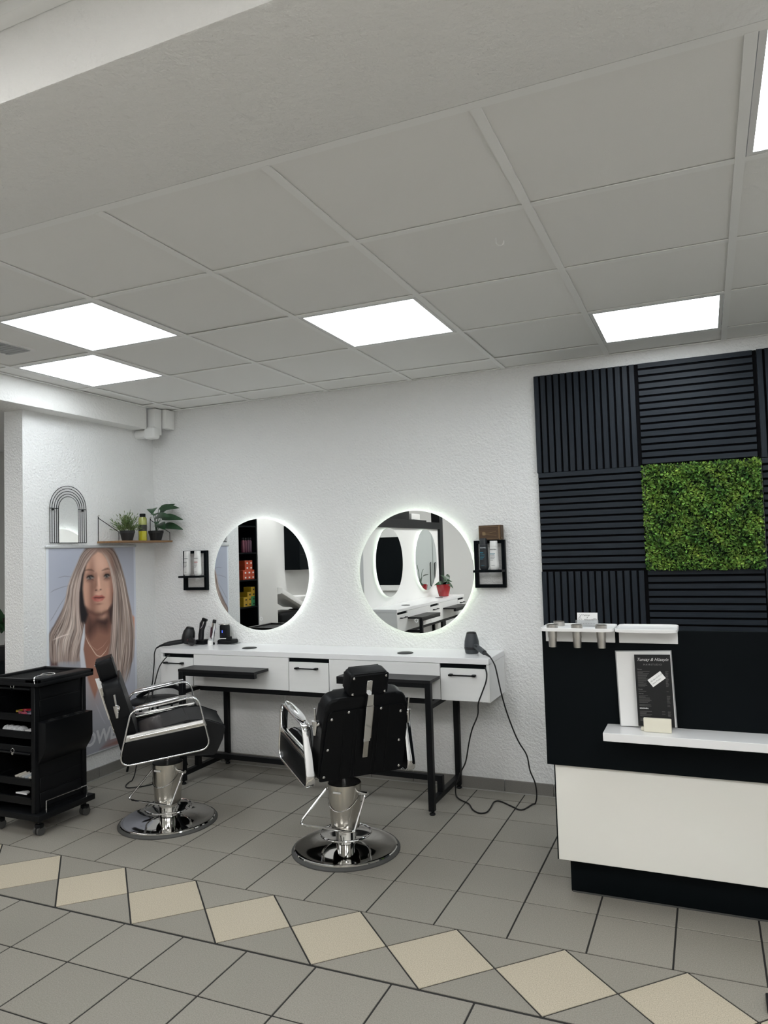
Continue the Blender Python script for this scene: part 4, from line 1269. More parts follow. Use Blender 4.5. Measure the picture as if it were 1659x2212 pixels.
# ------------------------------------------------------------------ black metal chair in the corner behind the first styling chair
t = thing('corner_chair', 'low black chair with a curved backrest in the corner beside the desk', 'chair', (-0.685, 2.48, 0))
sc = Vector((-0.685, 2.50, 0.0))
MB().lathe([(0.001, 0.462), (0.17, 0.462), (0.185, 0.468), (0.187, 0.480), (0.175, 0.488), (0.10, 0.484), (0.001, 0.482)], (sc.x, sc.y, 0), 36).build('seat', M_PLASTIC, t)
for a in (35, 145, 225, 315):
    p0 = (sc.x + 0.10 * math.cos(R(a)), sc.y + 0.10 * math.sin(R(a)), 0.462)
    p1 = (sc.x + 0.205 * math.cos(R(a)), sc.y + 0.205 * math.sin(R(a)), 0.0)
    MB().sweep([p0, p1], 0.008, 8).build('leg', M_BLACK, t)
arc = [(sc.x + 0.175 * math.cos(R(a)), sc.y + 0.175 * math.sin(R(a)), 0.485 + 0.062 * math.sin(R((a - 20) * 180 / 160.0))) for a in range(20, 181, 8)]
MB().sweep(arc, 0, 10, flat=(0.016, 0.007), up=(0, 0, 1)).build('curved_backrest', M_PLASTIC, t)
for a in (60, 140):
    MB().sweep([(sc.x + 0.172 * math.cos(R(a)), sc.y + 0.172 * math.sin(R(a)), 0.475), (sc.x + 0.175 * math.cos(R(a)), sc.y + 0.175 * math.sin(R(a)), 0.53)], 0.006, 8).build('back_post', M_BLACK, t)
# ------------------------------------------------------------------ black slat panels on the back wall
M_FELT = mat('black_felt', (0.004, 0.004, 0.005), 0.95, spec=0.1)
M_SLAT_V = wood('black_slat_upright', (0.0118, 0.0170, 0.0245), 0.5, 2, 0.35, 160, 0.3)
M_SLAT_H = wood('black_slat_level', (0.0118, 0.0170, 0.0245), 0.5, 0, 0.35, 160, 0.3)
slat_me = {}
def slat_panel(label, x0, z0, upright, w=0.598, h=0.598, n=15):
    t = thing('slat_panel', label, 'wall panel', (x0, YW, z0), 0, 'black slat wall panels')
    MB().box(0, w + (0.0185 if 2.6 < x0 < 3 and z0 > 1.9 else 0.0075 if x0 < 3 else 0), -0.010, -0.001, 0, h).build('felt_backing', M_FELT, t, world=False)
    pitch = (w if upright else h) / n
    sw = pitch * 0.70
    if upright not in slat_me:
        if upright:
            mb = MB().box(0, sw, -0.021, -0.010, 0.001, h - 0.001, bevel=0.001, seg=1)
        else:
            mb = MB().box(0.001, w - 0.001, -0.021, -0.010, 0, sw, bevel=0.001, seg=1)
        o = mb.build('slat', M_SLAT_V if upright else M_SLAT_H, t, world=False)
        slat_me[upright] = o.data
        first = o
    else:
        first = None
    for i in range(n):
        o = first if (first and i == 0) else link('slat', slat_me[upright], t, world=False)
        off = i * pitch + (0.0 if upright else pitch - sw)
        o.location = (off, 0, 0) if upright else (0, 0, off)
    return t
ZR = (1.945, 1.347, 0.749)
slat_panel('upper black panel of upright slats beside the bare white wall', 2.060, ZR[0] + 0.0005, True)
slat_panel('black panel of level slats above the green hedge square', 2.666, ZR[0], False)
slat_panel('upper black panel of upright slats cut by the picture edge', 3.284, ZR[0] + 0.003, True)
slat_panel('black panel of level slats next to the green hedge square, beside the white wall', 2.064, ZR[1], False)
slat_panel('black panel of level slats cut by the picture edge beside the hedge', 3.282, ZR[1], False)
slat_panel('black panel of upright slats rising behind the counter trays', 2.062, ZR[2] - 0.0005, True)
slat_panel('black panel of level slats under the green hedge square', 2.668, ZR[2], False)
slat_panel('lower black panel of upright slats cut by the picture edge', 3.276, ZR[2], True)

# artificial hedge square
t = thing('hedge_panel', 'square of artificial green hedge set into the black slat wall', 'hedge panel', (2.966, YW, 1.347))
HX0, HX1, HZ0, HZ1 = 2.668, 3.270, 1.350, 1.942
MB().box(HX0 + 0.0085, HX1 + 0.008, YW - 0.02, YW - 0.002, HZ0 - 0.002, HZ1 + 0.002).build('backing_mat', mat('hedge_backing', (0.008, 0.02, 0.008), 0.9), t)
rg = np.random.default_rng(4)
NL = 9500
cx = rg.uniform(HX0 - 0.004, HX1 + 0.004, NL)
cz = rg.uniform(HZ0 - 0.004, HZ1 + 0.004, NL)
depth = rg.uniform(0.0, 1.0, NL) ** 0.7
patch = np.sin(cx * 31 + 2 * np.sin(cz * 17)) + np.sin(cz * 37 + 1.7 * np.sin(cx * 23)) + 0.8 * np.sin(cx * 71 + cz * 53)
cyy = YW - 0.033 - depth * 0.030 + 0.004 * patch
nr = np.stack([rg.normal(0, 0.75, NL), -np.abs(rg.normal(0.8, 0.5, NL)), rg.normal(0.25, 0.75, NL)], 1)
nr /= np.linalg.norm(nr, axis=1)[:, None]
rv = rg.normal(0, 1, (NL, 3))
ta = np.cross(nr, rv)
ta /= np.linalg.norm(ta, axis=1)[:, None]
bi = np.cross(nr, ta)
ln = rg.uniform(0.0060, 0.0120, NL)[:, None]
wd = ln * rg.uniform(0.5, 0.72, NL)[:, None]
ce = np.stack([cx, cyy, cz], 1)
V = np.concatenate([ce - ta * ln, ce + bi * wd - nr * wd * 0.0 + nr * 0.002, ce + ta * ln, ce - bi * wd + nr * 0.002], 1).reshape(-1, 3)
F_ = np.arange(NL * 4).reshape(NL, 4)
T_ = np.concatenate([F_[:, [0, 1, 2]], F_[:, [0, 2, 3]]], 1).reshape(-1, 3)
me = bpy.data.meshes.new('foliage')
me.from_pydata(V.tolist(), [], T_.tolist())
g = np.clip(1.15 + 0.26 * patch + rg.normal(0, 0.55, NL), 0.18, 3.2)
ye = np.clip(rg.uniform(0.75, 1.15, NL) + 0.08 * patch, 0.55, 1.5)
colr = np.stack([0.098 * g * ye, 0.182 * g, 0.030 * g], 1)
ca = me.color_attributes.new('tint', 'FLOAT_COLOR', 'POINT')
buf = np.ones((NL, 4, 4), dtype=np.float32)
buf[:, :, :3] = colr[:, None, :]
ca.data.foreach_set('color', buf.ravel())
me.materials.append(mat('hedge_leaf', (0.1, 0.2, 0.04), 0.55, spec=0.3, attr='tint'))
o = link('foliage', me, t)
o['kind'] = 'stuff'

# ------------------------------------------------------------------ reception counter
t = thing('reception_counter', 'reception counter with black upper panel, cream front and black plinth', 'counter', (3.2, 1.9, 0))
CXR = 4.35
MB().box(2.374, CXR - 0.05, 1.588, 2.05, 0.001, 0.19, bevel=0.006).build('plinth', M_BLACKLAM, t)
MB().box(2.380, CXR - 0.06, 1.5875, 1.592, 0.001, 0.008).build('plinth_seal', M_RUBBER, t)
MB().box(2.339, CXR, 1.520, 2.10, 0.160, 0.735, bevel=0.002, seg=1).build('counter_body', M_CREAM, t)
MB().box(2.3335, 2.3385, 1.524, 2.10, 0.160, 0.735).build('edge_band', M_BLACKLAM, t)
MB().box(2.309, CXR + 0.02, 1.500, 1.5195, 0.566, 1.1465, bevel=0.001, seg=1).build('upper_panel', M_BLACKLAM, t)
MB().box(2.34, CXR, 1.5195, 2.14, 0.735, 0.765, bevel=0.002, seg=1).build('worktop', M_BLACKLAM, t)
MB().box(2.569, CXR - 0.1, 1.339, 1.4995, 0.723, 0.756, bevel=0.0015, seg=1).build('bag_shelf', M_WHITETOP, t)

# white trays hooked over the upper panel
def tray_poly(x0, x1, y0, y1, rf, rb):
    return [(p.x, p.y) for p in rounded([Vector((x0, y0, 0)), Vector((x1, y0, 0)), Vector((x1, y1, 0)), Vector((x0, y1, 0))], [rf, rf, rb, rb], 6)]
def tray(name, label, x0, x1, y0=1.398, y1=1.600):
    t = thing(name, label, 'tray', ((x0 + x1) / 2, 1.5, 1.09))
    MB().prism(tray_poly(x0, x1, y0, y1, 0.035, 0.03), 1.1475, 1.1545, bevel=0.002).build('tray_floor', M_WHITEMETAL, t)
    rim = [(p[0], p[1], 1.1545) for p in tray_poly(x0 + 0.002, x1 - 0.002, y0 + 0.002, y1 - 0.002, 0.034, 0.03)]
    MB().sweep(rim, 0, 8, closed=True, flat=(0.007, 0.0022), up=(0, 0, 1)).build('rim', M_WHITEMETAL, t)
    MB().box(x0 + 0.008, x1 - 0.003, 1.4925, 1.4990, 1.094, 1.1475, bevel=0.001, seg=1).build('back_plate', M_WHITEMETAL, t)
    return t
th = tray('tool_holder', 'white tool holder tray with steel tubes hanging on the black counter panel', 2.319, 2.618)
tray('counter_tray', 'empty white tray beside the tool holder on the black counter panel', 2.623, 2.862)
M_TUBE = mat('brushed_tube_steel', (0.50, 0.48, 0.45), 0.28, 1.0)
for x, y, L in ((2.368, 1.430, 0.095), (2.470, 1.430, 0.095), (2.568, 1.430, 0.095), (2.374, 1.560, 0.05)):
    zt_ = 1.174
    MB().lathe([(0.016, zt_ - L), (0.0185, 1.147), (0.0185, 1.1550), (0.0235, 1.1550), (0.0240, zt_), (0.0195, zt_ + 0.0005), (0.0190, 1.120), (0.001, 1.119)], (x, y, 0), 28).build('steel_tube', M_TUBE, th)
# business cards in a clear stand
t = thing('card_holder', 'clear stand with white business cards on the tool holder tray', 'card holder', (2.498, 1.54, 1.155))
M_ACRYL = mat('clear_acrylic', (0.85, 0.87, 0.88), 0.08, trans=0.85)
MB().box(2.450, 2.546, 1.530, 1.556, 1.1550, 1.158).build('stand_base', M_ACRYL, t)
MB().box(2.450, 2.546, 1.527, 1.5295, 1.1550, 1.184).build('stand_lip', M_ACRYL, t)
Mc = Matrix.Translation((2.498, 1.540, 1.1585)) @ Matrix.Rotation(R(-8), 4, 'X')
cd = MB().box(-0.0425, 0.0425, -0.003, 0.003, 0.0, 0.055, M=Mc).build('business_card', M_PAPER, t)
MT = lambda x, z, y=-0.0033: Mc @ Matrix.Translation((x, y, z)) @ RX90
text('card_print', 'Tuncay', 0.011, MT(-0.006, 0.041), M_INK, cd, shear=0.35, align='CENTER')
text('card_print', '&', 0.007, MT(0.0, 0.032), M_INK, cd, shear=0.2, align='CENTER')
text('card_print', 'Hüseyin', 0.011, MT(0.004, 0.021), M_INK, cd, shear=0.35, align='CENTER')
mb = MB()
for i in range(6):
    mb.box(-0.030 + i * 0.011, -0.024 + i * 0.011, -0.0034, -0.0031, 0.008, 0.0095, M=Mc)
for k in range(3):
    mb.sweep([Mc @ Vector((-0.034 + 0.004 * k + 0.005 * math.sin(a * 0.9 + k), -0.0033, 0.048 - 0.004 * a)) for a in range(7)], 0.0006, 4)
    mb.sweep([Mc @ Vector((0.031 + (0.003 + 0.003 * k) * math.cos(a * 0.7), -0.0033, 0.022 + (0.003 + 0.003 * k) * math.sin(a * 0.7))) for a in range(6)], 0.0006, 4)
mb.build('card_ornament', M_GREYINK, cd)

# laminated white sheet, price list in a cream wooden foot
Mw = Matrix.Translation((2.733, 1.467, 0.7620)) @ Matrix.Rotation(R(-2.0), 4, 'Y') @ Matrix.Rotation(R(-5), 4, 'X')
t = thing('laminated_sheet', 'blank white laminated sheet leaning behind the black price list', 'sheet', (2.733, 1.474, 0.757))
M_GLOSSW = mat('glossy_white_sheet', (0.78, 0.78, 0.78), 0.12, spec=0.6)
MB().box(-0.106, 0.106, -0.001, 0.001, 0.0, 0.300, M=Mw).build('sheet', M_GLOSSW, t)
M_FOIL = mat('laminate_edge', (0.75, 0.77, 0.78), 0.1, trans=0.6)
MB().box(-0.110, 0.110, -0.0004, 0.0004, -0.0005, 0.304, M=Mw).build('foil', M_FOIL, t)

t = thing('price_list', 'black price list card of the hair studio with a white note stuck on it', 'price list', (2.765, 1.44, 0.757))
Mp = Matrix.Translation((2.7665, 1.432, 0.772)) @ Matrix.Rotation(R(-1.5), 4, 'Y') @ Matrix.Rotation(R(-6.5), 4, 'X')
M_CARDK = mat('black_card', (0.014, 0.014, 0.015), 0.35, spec=0.25)
MB().box(-0.069, 0.069, -0.001, 0.001, 0.0, 0.283, M=Mp).build('card', M_CARDK, t)
MT2 = lambda x, z: Mp @ Matrix.Translation((x, -0.0012, z)) @ RX90
M_LW = mat('print_light', (0.62, 0.62, 0.62), 0.6)
M_LG = mat('print_dim', (0.11, 0.11, 0.11), 0.6)
M_LM = mat('print_mid', (0.20, 0.20, 0.20), 0.6)
text('heading', 'Tuncay & Hüseyin', 0.0165, MT2(0.0, 0.258), M_LW, t, align='CENTER', shear=0.4)
text('heading', 'HAIRSTUDIO', 0.0095, MT2(0.0, 0.240), M_LM, t, align='CENTER', spacing=1.35)
text('subheading', 'Damen', 0.0062, MT2(-0.060, 0.222), M_LM, t)
text('subheading', 'Kinder', 0.0062, MT2(-0.060, 0.143), M_LM, t)
text('subheading', 'Herren', 0.0062, MT2(-0.060, 0.126), M_LM, t)
text('subheading', 'GOLDWELL', 0.0064, MT2(-0.060, 0.068), M_LW, t, bold=0.0003)
rnd = random.Random(2)
mb = MB()
rows = [0.215 - 0.0042 * i for i in range(15)] + [0.1365] + [0.119 - 0.0044 * i for i in range(7)] + [0.084, 0.079] + [0.058 - 0.0044 * i for i in range(5)] + [0.030, 0.0255, 0.021]
for z in rows:
    w = rnd.uniform(0.020, 0.048)
    mb.box(-0.060, -0.060 + w, -0.00135, -0.001, z, z + 0.0013, M=Mp)
    mb.box(0.046, 0.046 + rnd.uniform(0.008, 0.013), -0.00135, -0.001, z, z + 0.0013, M=Mp)
    if z < 0.12 and rnd.random() < 0.5:
        mb.box(0.024, 0.036, -0.00135, -0.001, z, z + 0.0013, M=Mp)
mb.build('price_lines', M_LG, t)['kind'] = 'stuff'
Mn = Mp @ Matrix.Translation((0.012, -0.0017, 0.186)) @ Matrix.Rotation(R(-36), 4, 'Y')
nt_ = MB().box(-0.031, 0.031, -0.0004, 0.0004, -0.017, 0.017, M=Mn).build('sticky_note', M_PAPER, t)
text('note_writing', 'Ab den 01.01.25', 0.0085, Mn @ Matrix.Translation((-0.026, -0.0006, 0.002)) @ RX90, M_GREYINK, nt_, shear=0.2)
text('note_writing', 'neue Preise', 0.0085, Mn @ Matrix.Translation((-0.026, -0.0006, -0.009)) @ RX90, M_GREYINK, nt_, shear=0.2)
t = thing('card_stand', 'small cream wooden block holding up the price list on the counter shelf', 'stand', (2.772, 1.41, 0.7565))
M_CREAMW = mat('cream_painted_wood', (0.72, 0.69, 0.58), 0.55, bump=(90, 0.3, 0.002))
MB().box(2.720, 2.824, 1.398, 1.416, 0.7565, 0.811, bevel=0.003).build('front_block', M_CREAMW, t)
MB().box(2.708, 2.812, 1.416, 1.452, 0.7565, 0.771, bevel=0.003).build('back_block', M_CREAMW, t)

# ------------------------------------------------------------------ on the styling desk
ZT = 0.8642
M_DRYER = mat('dryer_slate_grey', (0.045, 0.050, 0.056), 0.45, spec=0.4)
M_DRYK = mat('dryer_black', (0.010, 0.0105, 0.012), 0.4, spec=0.45)
M_CORD = mat('black_cable', (0.006, 0.006, 0.0065), 0.5)
t = thing('hair_dryer', 'grey hair dryer standing upright on the desk end with its cable trailing to the floor', 'hair dryer', (1.648, 2.61, ZT))
bx_, by_ = 1.648, 2.612
MB().lathe([(0.034, 0.0), (0.040, 0.003), (0.044, 0.025), (0.0455, 0.048), (0.043, 0.075), (0.036, 0.103), (0.031, 0.118)], (bx_, by_, ZT), 32).build('barrel', M_DRYER, t)
MB().lathe([(0.0312, 0.1185), (0.029, 0.126), (0.025, 0.128), (0.024, 0.122), (0.001, 0.122)], (bx_, by_, ZT), 28).build('air_grille', M_DRYK, t)
MB().lathe([(0.0449, 0.026), (0.0464, 0.036), (0.0464, 0.038), (0.0450, 0.041)], (bx_, by_, ZT), 32, cap=False).build('seam_ring', M_DRYK, t)
hp = [(1.682, 2.578, 0.912), (1.705, 2.553, 0.906), (1.735, 2.518, 0.896), (1.762, 2.487, 0.888)]
MB().sweep(hp, [0.016, 0.0165, 0.0165, 0.0145], 14).build('handle', M_DRYER, t)
mb = MB().sweep([(1.690, 2.556, 0.915), (1.703, 2.540, 0.911)], 0.006, 8)
mb.sweep([(1.699, 2.547, 0.900), (1.712, 2.533, 0.896)], 0.006, 8)
mb.build('switch', M_DRYK, t)
MB().sweep([(1.762, 2.487, 0.888), (1.785, 2.458, 0.8825), (1.812, 2.426, 0.8745)], [0.011, 0.008, 0.0045], 10).build('strain_relief', M_DRYK, t)
cr = [(1.812, 2.426, 0.8745), (1.835, 2.405, 0.850), (1.850, 2.400, 0.815), (1.868, 2.400, 0.721), (1.879, 2.410, 0.654), (1.898, 2.430, 0.560), (1.929, 2.450, 0.453), (1.953, 2.470, 0.385),
      (1.986, 2.500, 0.310), (1.992, 2.540, 0.213), (2.010, 2.575, 0.137), (2.012, 2.60, 0.06), (2.000, 2.61, 0.008), (1.986, 2.592, 0.005), (1.948, 2.483, 0.005), (1.88, 2.524, 0.005), (1.795, 2.585, 0.005), (1.766, 2.559, 0.005), (1.772, 2.463, 0.005),
      (1.770, 2.385, 0.005), (1.737, 2.358, 0.005), (1.687, 2.395, 0.005), (1.636, 2.482, 0.005), (1.570, 2.530, 0.006), (1.535, 2.560, 0.014), (1.530, 2.560, 0.05), (1.545, 2.540, 0.110), (1.590, 2.500, 0.185), (1.636, 2.450, 0.259),
      (1.672, 2.410, 0.379), (1.698, 2.400, 0.462), (1.735, 2.395, 0.544), (1.741, 2.395, 0.610), (1.762, 2.395, 0.664), (1.789, 2.396, 0.731), (1.796, 2.400, 0.776), (1.790, 2.402, 0.808), (1.780, 2.425, 0.812)]
MB().sweep(smooth_path(cr, 5), 0.0042, 7).build('cable', M_CORD, t)

t = thing('black_hair_dryer', 'black hair dryer lying at the desk end with its handle over the edge', 'hair dryer', (-0.46, 2.60, ZT))
Md = Matrix.Translation((-0.474, 2.600, 0.9105)) @ Matrix.Rotation(R(20), 4, 'Z') @ Matrix.Rotation(R(12), 4, 'Y')
MB().lathe([(0.030, -0.038), (0.040, -0.034), (0.046, -0.010), (0.046, 0.020), (0.041, 0.050), (0.030, 0.072), (0.022, 0.080)], n=28, M=Md).build('barrel', M_DRYK, t)
MB().lathe([(0.0302, 0.073), (0.024, 0.083), (0.001, 0.084)], n=24, M=Md).build('air_grille', M_PLASTIC, t)
MB().sweep([(-0.430, 2.578, 0.896), (-0.400, 2.556, 0.8925), (-0.362, 2.535, 0.893)], [0.028, 0.026, 0.010], 14).build('nozzle', M_DRYK, t)
hp = [(-0.500, 2.572, 0.892), (-0.53, 2.53, 0.889), (-0.553, 2.49, 0.886), (-0.568, 2.455, 0.883)]
MB().sweep(hp, [0.016, 0.0175, 0.0165, 0.012], 12).build('handle', M_DRYK, t)
text('logo', 'M', 0.02, Md @ Matrix.Translation((0.010, -0.0468, -0.012)) @ RX90, M_RED, t, bold=0.0005)
MB().sweep([(-0.568, 2.455, 0.883), (-0.580, 2.425, 0.8775), (-0.592, 2.400, 0.865)], [0.010, 0.007, 0.0045], 10).build('strain_relief', M_PLASTIC, t)
cl = [(-0.592, 2.400, 0.865), (-0.602, 2.392, 0.83), (-0.605, 2.392, 0.768), (-0.618, 2.395, 0.687), (-0.637, 2.395, 0.592), (-0.620, 2.27, 0.44), (-0.622, 2.24, 0.2), (-0.630, 2.22, 0.06), (-0.640, 2.20, 0.006), (-0.635, 2.17, 0.005), (-0.603, 2.10, 0.005), (-0.556, 2.066, 0.005), (-0.498, 2.105, 0.005),
      (-0.455, 2.16, 0.005), (-0.455, 2.21, 0.005), (-0.47, 2.25, 0.02), (-0.52, 2.27, 0.2), (-0.560, 2.28, 0.44), (-0.583, 2.36, 0.598), (-0.570, 2.365, 0.657), (-0.540, 2.366, 0.738), (-0.505, 2.370, 0.785), (-0.485, 2.392, 0.815), (-0.48, 2.408, 0.816)]
MB().sweep(smooth_path(cl, 5), 0.0040, 7).build('cable', M_CORD, t)

t = thing('hair_clipper', 'tall black hair clipper standing in its charging base', 'clipper', (-0.375, 2.625, ZT))
cs = [(-0.402, 2.653, 0.890), (-0.398, 2.652, 0.930), (-0.391, 2.651, 0.970), (-0.380, 2.650, 1.010), (-0.366, 2.649, 1.035)]
MB().sweep(cs, [0.019, 0.021, 0.019, 0.024, 0.019], 14).build('clipper_body', M_DRYK, t)
MB().box(-0.021, 0.021, -0.009, 0.009, 0, 0.016, bevel=0.003, M=Matrix.Translation((-0.363, 2.649, 1.035)) @ Matrix.Rotation(R(18), 4, 'Y')).build('blade', M_PLASTIC, t)
MB().sweep([(-0.384, 2.629, 0.980), (-0.366, 2.628, 1.000), (-0.356, 2.629, 1.030)], 0.0025, 6).build('chrome_trim', M_CHROME, t)
MB().box(-0.440, -0.355, 2.625, 2.695, ZT, 0.898, bevel=0.008).build('charging_base', M_PLASTIC, t)

t = thing('chrome_trimmer', 'slim chrome trimmer standing upright behind the white spray bottle', 'trimmer', (-0.27, 2.645, ZT))
cs = [(-0.300, 2.648, 0.880), (-0.294, 2.647, 0.925), (-0.286, 2.646, 0.975), (-0.277, 2.645, 1.020)]
MB().sweep(cs, [0.011, 0.0145, 0.014, 0.013], 14).build('trimmer_body', M_CHROME, t)
MB().box(-0.013, 0.013, -0.007, 0.007, 0, 0.026, bevel=0.003, M=Matrix.Translation((-0.276, 2.645, 1.018)) @ Matrix.Rotation(R(10), 4, 'Y')).build('blade', M_DRYK, t)
MB().sweep([(-0.303, 2.636, 0.895), (-0.297, 2.633, 0.94), (-0.290, 2.632, 0.99)], 0.006, 8).build('side_grip', mat('plum_grip', (0.05, 0.01, 0.02), 0.35), t)
MB().lathe([(0.020, 0.0), (0.020, 0.012), (0.013, 0.018), (0.001, 0.019)], (-0.301, 2.648, ZT), 20).build('foot', M_PLASTIC, t)
MB().ball((-0.306, 2.630, 0.886), 0.006, n=10).build('blue_light', mat('blue_led', (0.05, 0.05, 0.4), 0.4, emit=(0.15, 0.2, 1.0, 1.5)), t)

t = thing('charging_station', 'black charging station with a small screen and flat base beside the trimmer', 'charger', (-0.20, 2.69, ZT))
MB().box(-0.272, -0.150, 2.665, 2.760, ZT, 0.898, bevel=0.012).build('flat_base', M_PLASTIC, t)
MB().box(-0.276, -0.130, 2.668, 2.764, ZT, 0.8695, bevel=0.002, seg=1).build('glass_foot', M_ACRYL, t)
bd = MB().box(-0.268, -0.205, 2.690, 2.740, 0.898, 1.000, bevel=0.010, seg=3).build('display_block', M_PLASTIC, t)
MB().box(-0.262, -0.218, 2.6885, 2.6905, 0.915, 0.965).build('screen', mat('dark_screen', (0.004, 0.004, 0.01), 0.1), bd)
MB().box(-0.243, -0.237, 2.6878, 2.6886, 0.945, 0.962).build('blue_mark', mat('blue_screen_light', (0.02, 0.03, 0.3), 0.4, emit=(0.1, 0.2, 1.0, 1.2)), bd)
MB().box(-0.274, -0.206, 2.691, 2.739, 0.999, 1.006, bevel=0.003, seg=1).build('steel_edge', M_STEEL, bd)
mb = MB().sweep([(-0.262, 2.672, 0.904), (-0.190, 2.68, 0.906)], 0.003, 6)
mb.build('brush_handle', M_WHITE, t)
MB().box(-0.195, -0.155, 2.668, 2.690, 0.8985, 0.922, bevel=0.004).build('comb_guard', M_PLASTIC, t)

t = thing('spray_bottle', 'small white bottle of clipper oil at the front of the desk tools', 'bottle', (-0.287, 2.610, ZT))
MB().lathe([(0.0175, 0.0), (0.0185, 0.003), (0.0185, 0.028), (0.0165, 0.034)], (-0.287, 2.610, ZT), 20).build('bottle_body', M_WHITE, t)
MB().lathe([(0.0168, 0.0345), (0.0168, 0.0385), (0.012, 0.041), (0.004, 0.0415), (0.0025, 0.055)], (-0.287, 2.610, ZT), 18).build('cap', mat('clear_grey_cap', (0.55, 0.56, 0.56), 0.3), t)

t = thing('wall_socket', 'white wall socket behind the black hair dryer', 'socket', (-0.662, YW, 0.885))
MB().box(-0.70, -0.62, YW - 0.010, YW - 0.001, 0.845, 0.925, bevel=0.004).build('plate', M_WHITE, t)
MB().lathe([(0.022, 0.0101), (0.022, 0.0115), (0.019, 0.0115), (0.018, 0.0105), (0.001, 0.0104)], n=24, M=Matrix.Translation((-0.66, YW, 0.885)) @ RX90).build('socket_well', M_WHITE, t)

# foot of a black floor stand at the picture edge
t = thing('floor_stand', 'black foot bar of a floor stand at the picture edge by the sand tiles', 'stand', (3.3, 1.0, 0))
MB().box(3.090, 3.52, 0.955, 1.045, 0.0005, 0.022, bevel=0.004).build('foot_bar', M_BLACK, t)
MB().box(3.385, 3.425, 0.98, 1.02, 0.022, 1.05, bevel=0.003, seg=1).build('post', M_BLACK, t)
MB().box(3.39, 3.42, 0.78, 1.22, 0.0005, 0.020, bevel=0.003, seg=1).build('cross_foot', M_BLACK, t)
MB().box(3.30, 3.51, 0.985, 1.015, 1.05, 1.35, bevel=0.004).build('sign_frame', M_BLACK, t)
# ------------------------------------------------------------------ seen in the mirrors: second styling station behind the beam
XP = -0.41
M_HALO3 = mat('halo_second_station', (0.9, 0.9, 0.9), 0.5, emit=(0.88, 1.0, 0.85, HALO_LIGHT * 0.6))
t = thing('partition', 'white partition panel in a black frame carrying the second pair of mirrors', 'partition', (XP, -1.25, 0))
MB().box(XP - 0.05, XP, -2.44, 0.0, 0.0, 1.76).build('panel', M_PLAIN, t)
MB().box(XP - 0.09, XP + 0.03, -2.575, -2.44, 0.0, H).build('end_post', M_BLACK, t)
MB().box(XP - 0.09, XP + 0.03, -2.44, 0.0, 1.76, 1.85).build('top_beam', M_BLACK, t)
MB().box(XP - 0.09, XP - 0.05, -0.06, 0.0, 0.0, 1.76).build('end_post', M_BLACK, t)
styling_desk('second white styling desk seen only in the round mirror', (XP, -1.846, 0), R(90))
round_mirror('oval looking mirror above the second desk nearer the beam, seen as a reflection', (XP, -0.64, 1.355), R(90), M_HALO3, 0.395, 'mirrors of the second station')
round_mirror('oval looking mirror above the second desk next to the orchid, seen as a reflection', (XP, -1.86, 1.355), R(90), M_HALO3, 0.395, 'mirrors of the second station')
t = thing('equipment_shelf', 'black cabinet standing on the partition top, seen in the round mirror', 'cabinet', (XP - 0.25, -1.1, 1.85))
MB().box(XP - 0.08, XP + 0.02, -1.95, -0.35, 1.851, 1.87).build('shelf_board', M_BLACK, t)
MB().box(XP - 0.075, XP + 0.015, -1.35, -0.40, 1.871, 2.20, bevel=0.004).build('cabinet_box', M_BLACK, t)
MB().box(XP - 0.06, XP + 0.01, -1.75, -1.45, 1.871, 1.95, bevel=0.01).build('white_device', M_WHITE, t)

t = thing('orchid', 'orchid with broad leaves in a shiny red pot on the second desk', 'plant', (-0.21, -2.02, 0.8645))
M_REDPOT = mat('red_glazed_pot', (0.35, 0.012, 0.02), 0.2, coat=0.5)
ox, oy, oz = -0.21, -2.03, 0.8645
MB().lathe([(0.050, 0), (0.065, 0.004), (0.093, 0.12), (0.096, 0.16), (0.088, 0.16), (0.086, 0.14), (0.001, 0.138)], (ox, oy, oz), 28).build('pot', M_REDPOT, t)
for a, L, up_ in ((80, 0.24, 0.14), (-95, 0.27, 0.13), (20, 0.15, 0.04), (-60, 0.13, -0.03), (130, 0.14, 0.0), (-10, 0.13, -0.05)):
    big_leaf(t, (ox, oy, oz + 0.145), (ox + L * math.cos(R(a)), oy + L * math.sin(R(a)), oz + 0.15 + up_), 0.040, droop=0.05, up=(0.7, 0.5, 0.6))
for dx, dy, h in ((0.01, 0.02, 0.42), (-0.01, -0.03, 0.36)):
    MB().sweep(smooth_path([(ox, oy, oz + 0.12), (ox + dx, oy + dy, oz + 0.3), (ox + dx * 2, oy + dy * 2.5, oz + h)], 5), 0.0035, 6).build('flower_stem', M_LEAF2, t)

